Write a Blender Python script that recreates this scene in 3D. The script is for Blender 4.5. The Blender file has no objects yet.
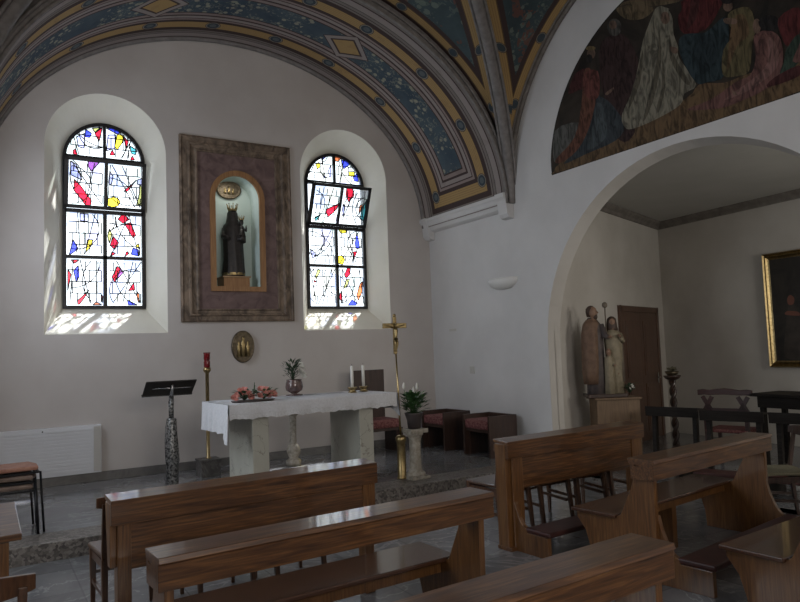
import bpy, bmesh, math, random
from mathutils import Vector, Matrix
from mathutils.geometry import delaunay_2d_cdt
random.seed(7)
PI = math.pi
scene = bpy.context.scene
C = scene.collection

# ---------------------------------------------------------------- camera
F_PX, YAW, PITCH, ROLL, CAM_H = 684.08, 0.548770, 0.0720294, -0.0364897, 1.65
fwd = Vector((math.sin(YAW)*math.cos(PITCH), math.cos(YAW)*math.cos(PITCH), math.sin(PITCH)))
rt = Vector((math.cos(YAW), -math.sin(YAW), 0)); up = rt.cross(fwd)
r2 = rt*math.cos(ROLL) + up*math.sin(ROLL); u2 = -rt*math.sin(ROLL) + up*math.cos(ROLL)
cam_data = bpy.data.cameras.new('camera')
cam_data.sensor_width = 36; cam_data.sensor_fit = 'HORIZONTAL'
cam_data.lens = F_PX/800*36; cam_data.clip_start = 0.05
cam = bpy.data.objects.new('camera', cam_data)
m = Matrix((r2, u2, -fwd)).transposed().to_4x4(); m.translation = Vector((0, 0, CAM_H))
cam.matrix_world = m
C.objects.link(cam); scene.camera = cam

# ---------------------------------------------------------------- sky, sun, added area fills
world = bpy.data.worlds.new('sky'); scene.world = world; world.use_nodes = True
bg = world.node_tree.nodes['Background']
bg.inputs['Color'].default_value = (0.82, 0.91, 1.0, 1); bg.inputs['Strength'].default_value = 2.5
sun_d = bpy.data.lights.new('sun', 'SUN'); sun_d.energy = 26; sun_d.angle = 0.04; sun_d.color = (0.97, 0.98, 1.0)
sun = bpy.data.objects.new('sun', sun_d); C.objects.link(sun)
sun.rotation_euler = Vector((-0.46, -0.42, -1.05)).to_track_quat('-Z', 'Y').to_euler()
sun.location = (6, 16, 14)
def area_fill(name, loc, target, sx, sy, power, color=(0.86, 0.93, 1.0)):  # area light added out of view to brighten the room
    d = bpy.data.lights.new(name, 'AREA'); d.shape = 'RECTANGLE'; d.size = sx; d.size_y = sy
    d.energy = power; d.color = color
    o = bpy.data.objects.new(name, d); C.objects.link(o); o.location = loc
    o.rotation_euler = (Vector(target)-Vector(loc)).to_track_quat('-Z', 'Y').to_euler()
    return o
area_fill('aisle_area_fill', (-3.7, 5.2, 2.6), (3.5, 7.0, 2.2), 2.4, 2.6, 105)  # added unseen in the closed aisle, lights the room from the left
area_fill('nave_rear_area_fill', (1.6, -5.6, 4.0), (3.2, 9.5, 2.6), 4.0, 3.0, 225, (1.0, 0.95, 0.90))  # added fill towards the altar wall; the rear wall has no window
area_fill('chancel_side_area_fill', (-0.12, 7.9, 3.0), (6.0, 7.9, 2.2), 1.1, 2.2, 58, (0.80, 0.88, 1.0))  # added bluish fill for the right wall; no window modelled here
area_fill('chapel_area_fill', (8.0, 0.2, 2.4), (9.2, 6.0, 3.0), 1.4, 1.8, 75, (1.0, 0.96, 0.88))  # added out of view to lift the chapel walls and ceiling
vs = scene.view_settings
vs.view_transform = 'Standard'; vs.look = 'None'; vs.gamma = 1; vs.use_curve_mapping = False
vs.exposure = 0.0

# ---------------------------------------------------------------- materials
class N:
    """a shader socket that does arithmetic"""
    def __init__(s, nt, sock): s.nt, s.s = nt, sock
    def _m(s, op, *a):
        n = s.nt.nodes.new('ShaderNodeMath'); n.operation = op
        for i, v in enumerate((s,)+a):
            if isinstance(v, N): s.nt.links.new(v.s, n.inputs[i])
            else: n.inputs[i].default_value = v
        return N(s.nt, n.outputs[0])
    def __add__(s, o): return s._m('ADD', o)
    def __sub__(s, o): return s._m('SUBTRACT', o)
    def __mul__(s, o): return s._m('MULTIPLY', o)
    def __truediv__(s, o): return s._m('DIVIDE', o)
    def abs(s): return s._m('ABSOLUTE')
    def max(s, o): return s._m('MAXIMUM', o)
    def min(s, o): return s._m('MINIMUM', o)
    def lt(s, o): return s._m('LESS_THAN', o)
    def gt(s, o): return s._m('GREATER_THAN', o)
    def mod(s, o): return s._m('FLOORED_MODULO', o)
def rgba(c): return (c[0], c[1], c[2], 1)
def base_mat(name, rough=.6, metal=0, coat=0, spec=.5):
    mt = bpy.data.materials.new(name); mt.use_nodes = True
    b = mt.node_tree.nodes['Principled BSDF']
    b.inputs['Roughness'].default_value = rough; b.inputs['Metallic'].default_value = metal
    b.inputs['Coat Weight'].default_value = coat; b.inputs['Coat Roughness'].default_value = .07
    b.inputs['Specular IOR Level'].default_value = spec
    return mt, mt.node_tree, b
def mixc(nt, fac, a, b):
    n = nt.nodes.new('ShaderNodeMix'); n.data_type = 'RGBA'
    for k, v in ((0, fac), (6, a), (7, b)):
        if isinstance(v, N): nt.links.new(v.s, n.inputs[k])
        elif hasattr(v, 'is_linked'): nt.links.new(v, n.inputs[k])
        else: n.inputs[k].default_value = v if k == 0 else rgba(v)
    return n.outputs[2]
def noise(nt, vec, scale, detail=5, dist=0, rough=.55):
    n = nt.nodes.new('ShaderNodeTexNoise'); n.inputs['Scale'].default_value = scale
    n.inputs['Detail'].default_value = detail; n.inputs['Distortion'].default_value = dist
    n.inputs['Roughness'].default_value = rough
    nt.links.new(vec, n.inputs['Vector']); return N(nt, n.outputs[0])
def coords(nt, which='Object', stretch=(1, 1, 1)):
    t = nt.nodes.new('ShaderNodeTexCoord'); mp = nt.nodes.new('ShaderNodeMapping')
    mp.inputs['Scale'].default_value = stretch; nt.links.new(t.outputs[which], mp.inputs['Vector'])
    return mp.outputs[0]
def ramp(nt, fac, stops, const=False):
    r = nt.nodes.new('ShaderNodeValToRGB'); e = r.color_ramp.elements
    if const: r.color_ramp.interpolation = 'CONSTANT'
    while len(e) < len(stops): e.new(1.0)
    for el, (p, c) in zip(e, stops): el.position = p; el.color = rgba(c)
    nt.links.new(fac.s if isinstance(fac, N) else fac, r.inputs[0]); return r.outputs[0]
def bump(nt, b, h, strength, dist=.01):
    n = nt.nodes.new('ShaderNodeBump'); n.inputs['Strength'].default_value = strength
    n.inputs['Distance'].default_value = dist
    nt.links.new(h.s if isinstance(h, N) else h, n.inputs['Height']); nt.links.new(n.outputs[0], b.inputs['Normal'])
def mat(name, c1, c2=None, scale=6, rough=.6, metal=0, bmp=0, stretch=(1, 1, 1), coat=0, dist=0, lo=.35, hi=.65, which='Object', spec=.5):
    mt, nt, b = base_mat(name, rough, metal, coat, spec)
    if c2 is None and not bmp: b.inputs['Base Color'].default_value = rgba(c1); return mt
    v = coords(nt, which, stretch); n = noise(nt, v, scale, 6, dist)
    nt.links.new(ramp(nt, n, [(lo, c1), (hi, c2 or c1)]), b.inputs['Base Color'])
    if bmp: bump(nt, b, n, bmp)
    return mt
M = {}
M['plaster'] = mat('plaster', (.53, .485, .455), (.585, .545, .515), 1.3, .85, bmp=.05, spec=.2)
M['plaster_white'] = mat('plaster_white', (.60, .585, .575), (.65, .635, .625), 1.6, .8, bmp=.04, spec=.2)
M['reveal'] = mat('reveal', (.74, .71, .62), (.79, .76, .67), 2, .75, spec=.25)
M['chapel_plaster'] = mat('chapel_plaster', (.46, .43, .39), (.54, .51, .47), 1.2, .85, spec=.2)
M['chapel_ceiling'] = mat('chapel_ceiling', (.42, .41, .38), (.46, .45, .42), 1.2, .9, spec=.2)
M['moulding'] = mat('moulding', (.13, .115, .10), (.20, .18, .16), 8, .7)
M['rib'] = mat('rib', (.17, .155, .145), (.24, .22, .21), 12, .7, bmp=.1)
def wood(name, c1, c2, c3, rough=.38, coat=.55, axis=0, sc=1.0):
    mt, nt, b = base_mat(name, rough, 0, coat)
    st = [14, 14, 14]; st[axis] = 1.1
    v = coords(nt, 'Object', tuple(x*sc for x in st))
    n1 = noise(nt, v, 1.6, 7, 2.2)
    st2 = [60, 60, 60]; st2[axis] = 2.0
    n2 = noise(nt, coords(nt, 'Object', tuple(x*sc for x in st2)), 2.0, 4, .3)
    n3 = noise(nt, coords(nt, 'Object', (1, 1, 1)), 1.3, 2)
    f = n1*.6 + n2*.4
    a = ramp(nt, f, [(.34, c1), (.5, c2), (.66, c3)])
    nt.links.new(mixc(nt, (n3-.35)*.8, a, c1), b.inputs['Base Color'])
    bump(nt, b, f, .03, .003)
    return mt
M['pew_wood'] = wood('pew_wood', (.036, .014, .005), (.108, .043, .013), (.225, .102, .033))
M['pew_side'] = wood('pew_side', (.070, .028, .008), (.15, .064, .019), (.23, .11, .036), axis=2)
M['pew_seat'] = wood('pew_seat', (.045, .019, .011), (.080, .035, .019), (.12, .055, .03), rough=.25)
M['chair_wood'] = wood('chair_wood', (.035, .014, .007), (.085, .036, .016), (.14, .066, .03), axis=2)
M['dark_wood'] = wood('dark_wood', (.018, .009, .006), (.035, .017, .011), (.058, .028, .018), axis=2)
M['slab_wood'] = wood('slab_wood', (.022, .010, .007), (.042, .020, .013), (.065, .032, .021), axis=2, rough=.45, coat=.2)
M['red_wood'] = wood('red_wood', (.022, .006, .005), (.045, .012, .009), (.07, .022, .015))
M['black_wood'] = wood('black_wood', (.008, .006, .005), (.017, .014, .012), (.028, .023, .019), coat=.05, rough=.6)
M['black_wood'].node_tree.nodes['Principled BSDF'].inputs['Specular IOR Level'].default_value = .15
M['door_wood'] = wood('door_wood', (.045, .021, .012), (.09, .042, .023), (.14, .068, .038), axis=2, rough=.4)
M['pedestal_wood'] = wood('pedestal_wood', (.09, .055, .03), (.14, .085, .045), (.19, .12, .065), axis=2, rough=.6, coat=0)
M['light_wood'] = wood('light_wood', (.25, .15, .08), (.36, .23, .12), (.48, .32, .18), axis=0, rough=.5, coat=.1)
M['trim_wood'] = wood('trim_wood', (.23, .105, .04), (.32, .16, .06), (.42, .22, .09), axis=2, rough=.5, coat=.1)
def marble(name, c1, c2, vein, rough=.2, sc=1.0, veinw=.03, spec=.5, tiles=None, amt=.6):
    mt, nt, b = base_mat(name, rough, 0, 0, spec)
    v = coords(nt, 'Object', (sc, sc, sc))
    n1 = noise(nt, v, 1.8, 8, 1.5, .65)
    a = ramp(nt, n1, [(.3, c1), (.7, c2)])
    n2 = noise(nt, v, 1.1, 5, 2.5)
    ln = (n2-.5).abs().lt(veinw)*amt
    col = mixc(nt, ln, a, vein)
    if tiles:
        sp = nt.nodes.new('ShaderNodeSeparateXYZ'); nt.links.new(coords(nt), sp.inputs[0])
        x, y = N(nt, sp.outputs[0]), N(nt, sp.outputs[1])
        g = (x.mod(tiles).lt(.012)).max(y.mod(tiles).lt(.012))
        # every slab is cut from its own block: shift its tone a little
        fx = x-x.mod(tiles); fy = y-y.mod(tiles)
        wn = nt.nodes.new('ShaderNodeTexWhiteNoise'); cb = nt.nodes.new('ShaderNodeCombineXYZ')
        nt.links.new(fx.s, cb.inputs[0]); nt.links.new(fy.s, cb.inputs[1]); nt.links.new(cb.outputs[0], wn.inputs['Vector'])
        col = mixc(nt, N(nt, wn.outputs['Value'])*.45, col, tuple(k*.6 for k in c1))
        col = mixc(nt, g*.35, col, (.05, .05, .05))
    nt.links.new(col, b.inputs['Base Color'])
    return mt
M['floor'] = marble('floor', (.14, .142, .152), (.24, .245, .255), (.34, .34, .35), .16, tiles=.62, veinw=.014)
M['chancel_floor'] = marble('chancel_floor', (.15, .152, .160), (.24, .24, .25), (.33, .33, .33), .14, .8, veinw=.014)
M['skirting'] = marble('skirting', (.10, .095, .09), (.18, .17, .16), (.16, .15, .14), .35, 2)
M['grey_stone'] = marble('grey_stone', (.09, .085, .08), (.16, .15, .14), (.22, .21, .2), .4, 3)
M['altar_marble'] = marble('altar_marble', (.43, .42, .36), (.54, .53, .46), (.27, .25, .21), .35, .8, .005, amt=.8)
mt, nt, b = base_mat('granite', .4)
v1 = nt.nodes.new('ShaderNodeTexVoronoi'); v1.inputs['Scale'].default_value = 46; nt.links.new(coords(nt), v1.inputs['Vector'])
sx = nt.nodes.new('ShaderNodeSeparateColor'); nt.links.new(v1.outputs['Color'], sx.inputs[0])
nt.links.new(ramp(nt, N(nt, sx.outputs[0]), [(0, (.07, .06, .055)), (.5, (.16, .14, .125)), (1, (.27, .245, .22))]), b.inputs['Base Color'])
M['granite'] = mt
M['brass'] = mat('brass', (.40, .30, .15), (.52, .40, .21), 10, .28, 1)
M['old_gold'] = mat('old_gold', (.26, .19, .09), (.42, .32, .16), 30, .38, 1, bmp=.2)
M['bronze'] = mat('bronze', (.09, .07, .045), (.17, .135, .09), 30, .45, .8, bmp=.4)
M['chrome'] = mat('chrome', (.55, .55, .55), None, rough=.25, metal=1)
M['iron'] = mat('iron', (.012, .012, .014), None, rough=.4, metal=.3)
M['dark_plate'] = mat('dark_plate', (.035, .030, .027), (.055, .048, .042), 6, .3, .4)
M['pewter'] = mat('pewter', (.05, .05, .05), (.42, .42, .41), 40, .35, .7, bmp=.6, lo=.4, hi=.6)
M['linen'] = mat('linen', (.66, .66, .68), (.74, .74, .76), 40, .9, bmp=.1, spec=.2)
M['lace'] = mat('lace', (.60, .60, .61), (.74, .74, .75), 60, .9, bmp=.2, spec=.2)
M['wax'] = mat('wax', (.80, .78, .72), None, rough=.5)
M['ruby_glass'] = mat('ruby_glass', (.22, .008, .012), (.10, .004, .006), 20, .15, coat=.5)
M['flame_wick'] = mat('flame_wick', (.03, .02, .02))
M['carved_stone'] = mat('carved_stone', (.24, .21, .165), (.42, .38, .32), 25, .8, bmp=.6)
M['leaf'] = mat('leaf', (.02, .06, .015), (.06, .14, .04), 8, .5)
M['dark_leaf'] = mat('dark_leaf', (.015, .035, .015), (.035, .07, .03), 8, .55)
M['pink_petal'] = mat('pink_petal', (.62, .20, .17), (.75, .36, .30), 40, .6)
M['white_petal'] = mat('white_petal', (.78, .77, .72), None, rough=.6)
M['dark_pot'] = mat('dark_pot', (.045, .036, .036), (.07, .055, .05), 10, .35)
M['glass_vase'] = mat('glass_vase', (.07, .045, .045), (.16, .10, .09), 14, .12, coat=.6)
M['red_fabric'] = mat('red_fabric', (.13, .035, .035), (.24, .10, .09), 38, .85, bmp=.2, lo=.45, hi=.55)
M['kneeler_vinyl'] = mat('kneeler_vinyl', (.045, .014, .012), (.07, .022, .018), 10, .45)
M['rose_fabric'] = mat('rose_fabric', (.38, .17, .12), (.50, .26, .18), 20, .6)
M['brown_fabric'] = mat('brown_fabric', (.16, .11, .085), (.22, .155, .12), 20, .7)
M['black_metal'] = mat('black_metal', (.010, .010, .012), None, rough=.35, metal=.4)
M['rush'] = mat('rush', (.10, .09, .055), (.17, .155, .10), 40, .8, bmp=.4, stretch=(1, 8, 1))
M['radiator'] = mat('radiator', (.70, .71, .73), (.74, .75, .77), 3, .6)
M['lamp_plaster'] = mat('lamp_plaster', (.74, .73, .70), None, rough=.7)
M['switch'] = mat('switch', (.52, .50, .46), None, rough=.5)
M['niche_wall'] = mat('niche_wall', (.56, .67, .63), (.62, .72, .68), 3, .8)
M['frame_outer'] = mat('frame_outer', (.075, .052, .036), (.26, .19, .135), 7, .6, bmp=.25, dist=1.5, stretch=(1, 1, .6))
M['frame_inner'] = mat('frame_inner', (.11, .066, .062), (.20, .13, .12), 6, .6, bmp=.1, dist=1)
M['ebony'] = mat('ebony', (.016, .013, .012), (.034, .027, .024), 20, .45, bmp=.3)
M['carved_brown'] = mat('carved_brown', (.11, .062, .038), (.16, .095, .06), 14, .7)
M['carved_robe'] = mat('carved_robe', (.10, .080, .060), (.15, .12, .09), 14, .7)
M['cream_robe'] = mat('cream_robe', (.17, .14, .09), (.24, .20, .135), 14, .7)
M['cloak_purple'] = mat('cloak_purple', (.055, .045, .045), (.09, .07, .065), 14, .7)
M['statue_skin'] = mat('statue_skin', (.22, .13, .085), None, rough=.6)
M['statue_hair'] = mat('statue_hair', (.05, .028, .018), None, rough=.6)
M['canvas_dark'] = mat('canvas_dark', (.010, .010, .011), (.030, .026, .023), 3, .35, dist=1.5)
M['canvas_figure'] = mat('canvas_figure', (.025, .02, .018), (.05, .04, .034), 6, .4)
M['canvas_flesh'] = mat('canvas_flesh', (.16, .06, .04), None, rough=.4)

# ---------------------------------------------------------------- mesh helpers
class MB:
    def __init__(s): s.bm = bmesh.new(); s.k = 0
    def poly(s, pts, k=None):
        f = s.bm.faces.new([s.bm.verts.new(p) for p in pts]); f.material_index = s.k if k is None else k; return f
    def loft(s, rings, closed=True, cap=True, k=None, smooth=False):
        k = s.k if k is None else k
        vr = [[s.bm.verts.new(p) for p in r] for r in rings]; n = len(rings[0])
        for a, b in zip(vr, vr[1:]):
            for i in range(n if closed else n-1):
                j = (i+1) % n
                f = s.bm.faces.new((a[i], a[j], b[j], b[i])); f.material_index = k; f.smooth = smooth
        if cap and closed:
            for r, fl in ((vr[0], True), (vr[-1], False)):
                f = s.bm.faces.new(list(reversed(r)) if fl else r); f.material_index = k
        return vr
    def box(s, lo, hi, rot=None, piv=None, k=None):
        x0, y0, z0 = lo; x1, y1, z1 = hi
        a = [(x0, y0), (x1, y0), (x1, y1), (x0, y1)]
        R = [[Vector((x, y, z)) for x, y in a] for z in (z0, z1)]
        if rot: R = [[rot @ (p-Vector(piv)) + Vector(piv) for p in r] for r in R]
        s.loft(R, k=k); return s
    def bar(s, p, q, w, d=None, up=(0, 0, 1), w2=None, d2=None, k=None):
        d = d or w; w2 = w2 or w; d2 = d2 or d
        p, q = Vector(p), Vector(q); ax = (q-p).normalized(); u = Vector(up)
        if abs(ax.dot(u)) > .95: u = Vector((0, 1, 0))
        sd = ax.cross(u).normalized(); uu = sd.cross(ax)
        def r(c, w, d): return [c+sd*w/2*a+uu*d/2*b for a, b in ((-1, -1), (1, -1), (1, 1), (-1, 1))]
        s.loft([r(p, w, d), r(q, w2, d2)], k=k); return s
    def tube(s, pts, rad, n=10, k=None, flat=1.0, up=(0, 0, 1)):
        pts = [Vector(p) for p in pts]; rings = []
        if not hasattr(rad, '__len__'): rad = [rad]*len(pts)
        u = Vector(up)
        for i, p in enumerate(pts):
            t = (pts[min(i+1, len(pts)-1)]-pts[max(i-1, 0)]).normalized()
            if abs(t.dot(u)) > .98: u = Vector((1, 0, 0)) if abs(t.x) < .9 else Vector((0, 1, 0))
            a = t.cross(u).normalized(); b = a.cross(t); u = b
            rings.append([p+(a*math.cos(2*PI*j/n)*flat+b*math.sin(2*PI*j/n))*rad[i] for j in range(n)])
        s.loft(rings, k=k, smooth=True); return s
    def lathe(s, prof, c=(0, 0, 0), n=20, k=None, sx=1, sy=1, f=None):
        rings = []
        for r, z in prof:
            ring = []
            for j in range(n):
                t = 2*PI*j/n; rr = r*(f(t, z) if f else 1)
                ring.append(Vector((c[0]+rr*sx*math.cos(t), c[1]+rr*sy*math.sin(t), c[2]+z)))
            rings.append(ring)
        s.loft(rings, k=k, smooth=True); return s
    def ball(s, c, r, sx=1, sy=1, sz=1, n=12, k=None):
        prof = [(max(r*math.sin(PI*i/8), r*.02), -r*math.cos(PI*i/8)*sz) for i in range(9)]
        return s.lathe(prof, c, n, k, sx, sy)
    def prism(s, pts, off, k=None):
        off = Vector(off); a = [Vector(p) for p in pts]
        s.loft([a, [p+off for p in a]], k=k); return s
    def flat(s, outer, holes, f3, k=None):
        """a flat sheet with holes, in 2D, mapped to 3D by f3"""
        k = s.k if k is None else k
        P = [Vector(p) for p in outer]; faces = [list(range(len(P)))]
        for h in holes: faces.append(list(range(len(P), len(P)+len(h)))); P += [Vector(p) for p in h]
        def area(ix): return sum(P[ix[i]].x*P[ix[(i+1) % len(ix)]].y-P[ix[(i+1) % len(ix)]].x*P[ix[i]].y for i in range(len(ix)))
        fs = [f if area(f) > 0 else f[::-1] for f in faces]
        edges = [(f[i], f[(i+1) % len(f)]) for f in fs for i in range(len(f))]
        V, _, T, *_r = delaunay_2d_cdt(P, edges, [], 0, 1e-6)
        def inside(pt, poly):
            c = False; n = len(poly)
            for i in range(n):
                a, b = poly[i], poly[(i+1) % n]
                if (a[1] > pt[1]) != (b[1] > pt[1]) and pt[0] < (b[0]-a[0])*(pt[1]-a[1])/(b[1]-a[1])+a[0]: c = not c
            return c
        vv = [s.bm.verts.new(f3(p.x, p.y)) for p in V]
        for t in T:
            c = sum((V[i] for i in t), Vector((0, 0)))/len(t)
            if inside(c, outer) and not any(inside(c, h) for h in holes):
                f = s.bm.faces.new([vv[i] for i in t]); f.material_index = k
        return s
    def build(s, name, mats, parent=None, bevel=0, loc=None, rot=None, smooth=False):
        bmesh.ops.remove_doubles(s.bm, verts=s.bm.verts, dist=1e-6)
        bmesh.ops.recalc_face_normals(s.bm, faces=s.bm.faces)
        me = bpy.data.meshes.new(name); s.bm.to_mesh(me); s.bm.free()
        for m_ in (mats if isinstance(mats, (list, tuple)) else [mats]): me.materials.append(M[m_] if isinstance(m_, str) else m_)
        o = bpy.data.objects.new(name, me); C.objects.link(o)
        if parent: o.parent = parent
        if loc: o.location = loc
        if rot: o.rotation_euler = rot
        if smooth:
            for p in me.polygons: p.use_smooth = True
        if bevel:
            md = o.modifiers.new('bevel', 'BEVEL'); md.width = bevel; md.segments = 2; md.limit_method = 'ANGLE'
        return o
def tag(o, label, cat, group=None):
    o['label'] = label; o['category'] = cat
    if group: o['group'] = group
    return o
def thing(name, label, cat, loc=(0, 0, 0), rz=0, group=None):
    o = bpy.data.objects.new(name, None); C.objects.link(o); o.empty_display_size = .1
    o.location = loc; o.rotation_euler = (0, 0, rz); return tag(o, label, cat, group)
def struct(o): o['kind'] = 'structure'; return o
def dup(root, loc, rz, label=None, group=None):
    r = root.copy(); C.objects.link(r); r.location = loc; r.rotation_euler = (0, 0, rz)
    if label: r['label'] = label
    if group: r['group'] = group
    for ch in list(root.children):
        c = ch.copy(); C.objects.link(c); c.parent = r
        for g in list(ch.children):
            d = g.copy(); C.objects.link(d); d.parent = c
    return r
def arc_loop(cx, half, z0, spring, n=24, rise=None):
    rise = rise or half
    return [(cx-half, z0), (cx+half, z0)] + [(cx+half*math.cos(PI*i/n), spring+rise*math.sin(PI*i/n)) for i in range(n+1)]
def smooth2d(pts, n=4):
    out = []; L = len(pts)
    for i in range(L):
        p0, p1, p2, p3 = (Vector(pts[(i+k-1) % L]) for k in range(4))
        for j in range(n):
            t = j/n
            out.append(.5*((2*p1)+(p2-p0)*t+(2*p0-5*p1+4*p2-p3)*t*t+(3*p1-p0-3*p2+p3)*t**3))
    return out
# outlines, in metres, of what is painted on the glass (x, z) and on the mural (y, z)
GLASS = {1: [('blue', [(1.17, 4.79),(1.242, 4.743),(1.221, 4.682),(1.16, 4.685)]),('red', [(1.284, 4.748),(1.378, 4.843),(1.336, 4.64)]),('yellow', [(1.57, 4.776),(1.656, 4.764),(1.634, 4.667),(1.568, 4.553),(1.536, 4.596)]),('blue', [(1.431, 4.838),(1.516, 4.85),(1.624, 4.807),(1.57, 4.776)]),('lavender', [(1.452, 4.748),(1.548, 4.761),(1.536, 4.572),(1.43, 4.524)]),('red', [(1.656, 4.752),(1.714, 4.689),(1.687, 4.591)]),('teal', [(1.731, 4.632),(1.819, 4.584),(1.807, 4.511),(1.752, 4.528)]),('red', [(1.017, 4.485),(1.047, 4.5),(1.067, 4.423),(1.017, 4.428)]),('lavender', [(1.057, 4.672),(1.16, 4.731),(1.149, 4.524),(1.077, 4.538)]),('red', [(1.763, 4.494),(1.795, 4.439),(1.741, 4.433)]),('olive', [(1.253, 4.813),(1.357, 4.84),(1.284, 4.76)]),('red', [(1.504, 4.545),(1.536, 4.479),(1.472, 4.471)]),('purple', [(1.179, 4.333),(1.251, 4.376),(1.334, 4.34),(1.22, 4.19),(1.179, 4.254)]),('red', [(1.016, 4.067),(1.086, 3.995),(1.229, 3.804),(1.218, 3.735),(1.157, 3.741),(1.016, 3.92)]),('lavender', [(0.966, 4.298),(1.036, 4.261),(1.107, 4.064),(0.976, 4.119)]),('yellow', [(1.589, 3.81),(1.563, 3.76),(1.499, 3.734),(1.436, 3.75),(1.411, 3.796),(1.437, 3.846),(1.5, 3.872),(1.564, 3.857)]),('lavender', [(1.804, 4.133),(1.881, 4.165),(1.869, 4.069),(1.803, 4.074)]),('olive', [(1.836, 4.066),(1.88, 4.023),(1.867, 3.786),(1.801, 3.781),(1.835, 3.948)]),('red', [(1.629, 3.958),(1.793, 4.132),(1.683, 3.97)]),('lavender', [(1.449, 4.214),(1.491, 4.149),(1.469, 4.031),(1.438, 4.051)]),('lavender', [(1.097, 3.632),(1.198, 3.627),(1.198, 3.528),(1.097, 3.533)]),('blue', [(1.013, 3.27),(1.074, 3.151),(0.964, 3.061)]),('yellow', [(1.186, 3.28),(1.253, 3.283),(1.23, 3.195),(1.163, 3.106)]),('red', [(1.636, 3.672),(1.718, 3.589),(1.635, 3.532),(1.572, 3.583)]),('red', [(1.659, 3.521),(1.737, 3.551),(1.8, 3.376),(1.764, 3.336)]),('red', [(1.505, 3.347),(1.579, 3.263),(1.527, 3.16),(1.47, 3.22)]),('red', [(1.492, 3.133),(1.539, 3.11),(1.469, 3.062)]),('red', [(1.679, 3.141),(1.715, 3.118),(1.655, 3.07)]),('olive', [(1.459, 3.445),(1.494, 3.372),(1.458, 3.244),(1.44, 3.343)]),('blue', [(1.763, 3.196),(1.835, 3.174),(1.841, 3.085),(1.739, 3.106)]),('yellow', [(1.835, 3.263),(1.847, 3.187),(1.799, 3.223)]),('red', [(0.949, 2.879),(0.986, 2.807),(0.948, 2.589)]),('red', [(0.986, 3.001),(1.085, 3.005),(1.03, 2.954)]),('blue', [(1.019, 2.857),(1.074, 2.931),(1.084, 2.785),(1.051, 2.7)]),('red', [(1.206, 2.605),(1.128, 2.47),(1.072, 2.397),(1.062, 2.457)]),('orange', [(1.295, 2.447),(1.374, 2.398),(1.239, 2.398)]),('red', [(1.352, 2.545),(1.374, 2.521),(1.367, 2.435)]),('red', [(1.561, 2.935),(1.596, 2.899),(1.525, 2.709),(1.49, 2.783)]),('purple', [(1.596, 2.899),(1.642, 2.862),(1.548, 2.747)]),('red', [(1.771, 2.714),(1.782, 2.613),(1.699, 2.6)]),('blue', [(1.686, 2.474),(1.828, 2.399),(1.698, 2.399)]),('orange', [(1.806, 2.601),(1.839, 2.551),(1.838, 2.425),(1.817, 2.475)])], 2: [('blue', [(4.672, 4.853),(4.804, 4.89),(4.682, 4.777)]),('yellow', [(4.562, 4.698),(4.622, 4.726),(4.643, 4.663),(4.583, 4.613)]),('orange', [(4.888, 4.878),(5.02, 4.838),(4.957, 4.775),(4.873, 4.799)]),('blue', [(5.019, 4.805),(5.117, 4.816),(5.176, 4.756),(5.063, 4.665)]),('yellow', [(5.147, 4.629),(5.259, 4.641),(5.257, 4.573),(5.157, 4.563)]),('blue', [(5.231, 4.537),(5.308, 4.613),(5.328, 4.479),(5.254, 4.483)]),('blue', [(4.629, 4.596),(4.697, 4.505),(4.768, 4.49),(4.696, 4.483)]),('lavender', [(4.783, 4.612),(4.827, 4.705),(4.821, 4.506),(4.792, 4.503)]),('red', [(4.644, 3.945),(4.878, 4.072),(4.822, 3.958),(4.7, 3.829)]),('orange', [(4.529, 4.368),(4.611, 4.376),(4.572, 4.253)]),('blue', [(4.752, 4.379),(4.896, 4.382),(4.857, 4.312)]),('teal', [(4.478, 3.814),(4.572, 3.863),(4.499, 3.751)]),('red', [(4.96, 4.366),(5.041, 4.373),(5.108, 4.213),(5.031, 4.096),(4.962, 4.211)]),('blue', [(5.325, 4.389),(5.4, 4.389),(5.384, 4.293),(5.297, 4.308)]),('teal', [(5.287, 4.016),(5.368, 4.202),(5.349, 3.819),(5.28, 3.837)]),('orange', [(5.238, 4.057),(5.289, 4.083),(5.245, 3.901)]),('lavender', [(4.94, 4.033),(4.969, 4.057),(4.963, 3.859),(4.935, 3.901)]),('lavender', [(4.422, 3.313),(4.542, 3.204),(4.459, 3.163)]),('yellow', [(4.928, 3.653),(5.092, 3.663),(5.076, 3.605),(4.975, 3.586)]),('yellow', [(4.913, 3.207),(4.977, 3.222),(5.032, 3.16),(4.986, 3.075),(4.91, 3.091)]),('blue', [(5.266, 3.629),(5.304, 3.433),(5.31, 3.355),(5.242, 3.351),(5.23, 3.43)]),('red', [(5.196, 3.297),(5.26, 3.3),(5.176, 3.139)]),('olive', [(4.549, 2.989),(4.59, 2.965),(4.517, 2.837),(4.491, 2.862)]),('red', [(4.475, 2.811),(4.516, 2.787),(4.474, 2.773)]),('red', [(5.07, 3.018),(5.128, 3.02),(5.11, 2.916),(5.05, 2.863),(5.014, 2.9)]),('olive', [(5.05, 2.837),(5.107, 2.838),(5.06, 2.721),(4.987, 2.681)]),('red', [(4.957, 2.642),(4.964, 2.437),(4.911, 2.539),(4.927, 2.603)]),('orange', [(5.294, 2.764),(5.34, 2.804),(5.334, 2.647),(5.255, 2.49),(5.228, 2.568)]),('blue', [(5.139, 2.502),(5.224, 2.451),(5.208, 2.412),(5.064, 2.411)])]}
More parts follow.
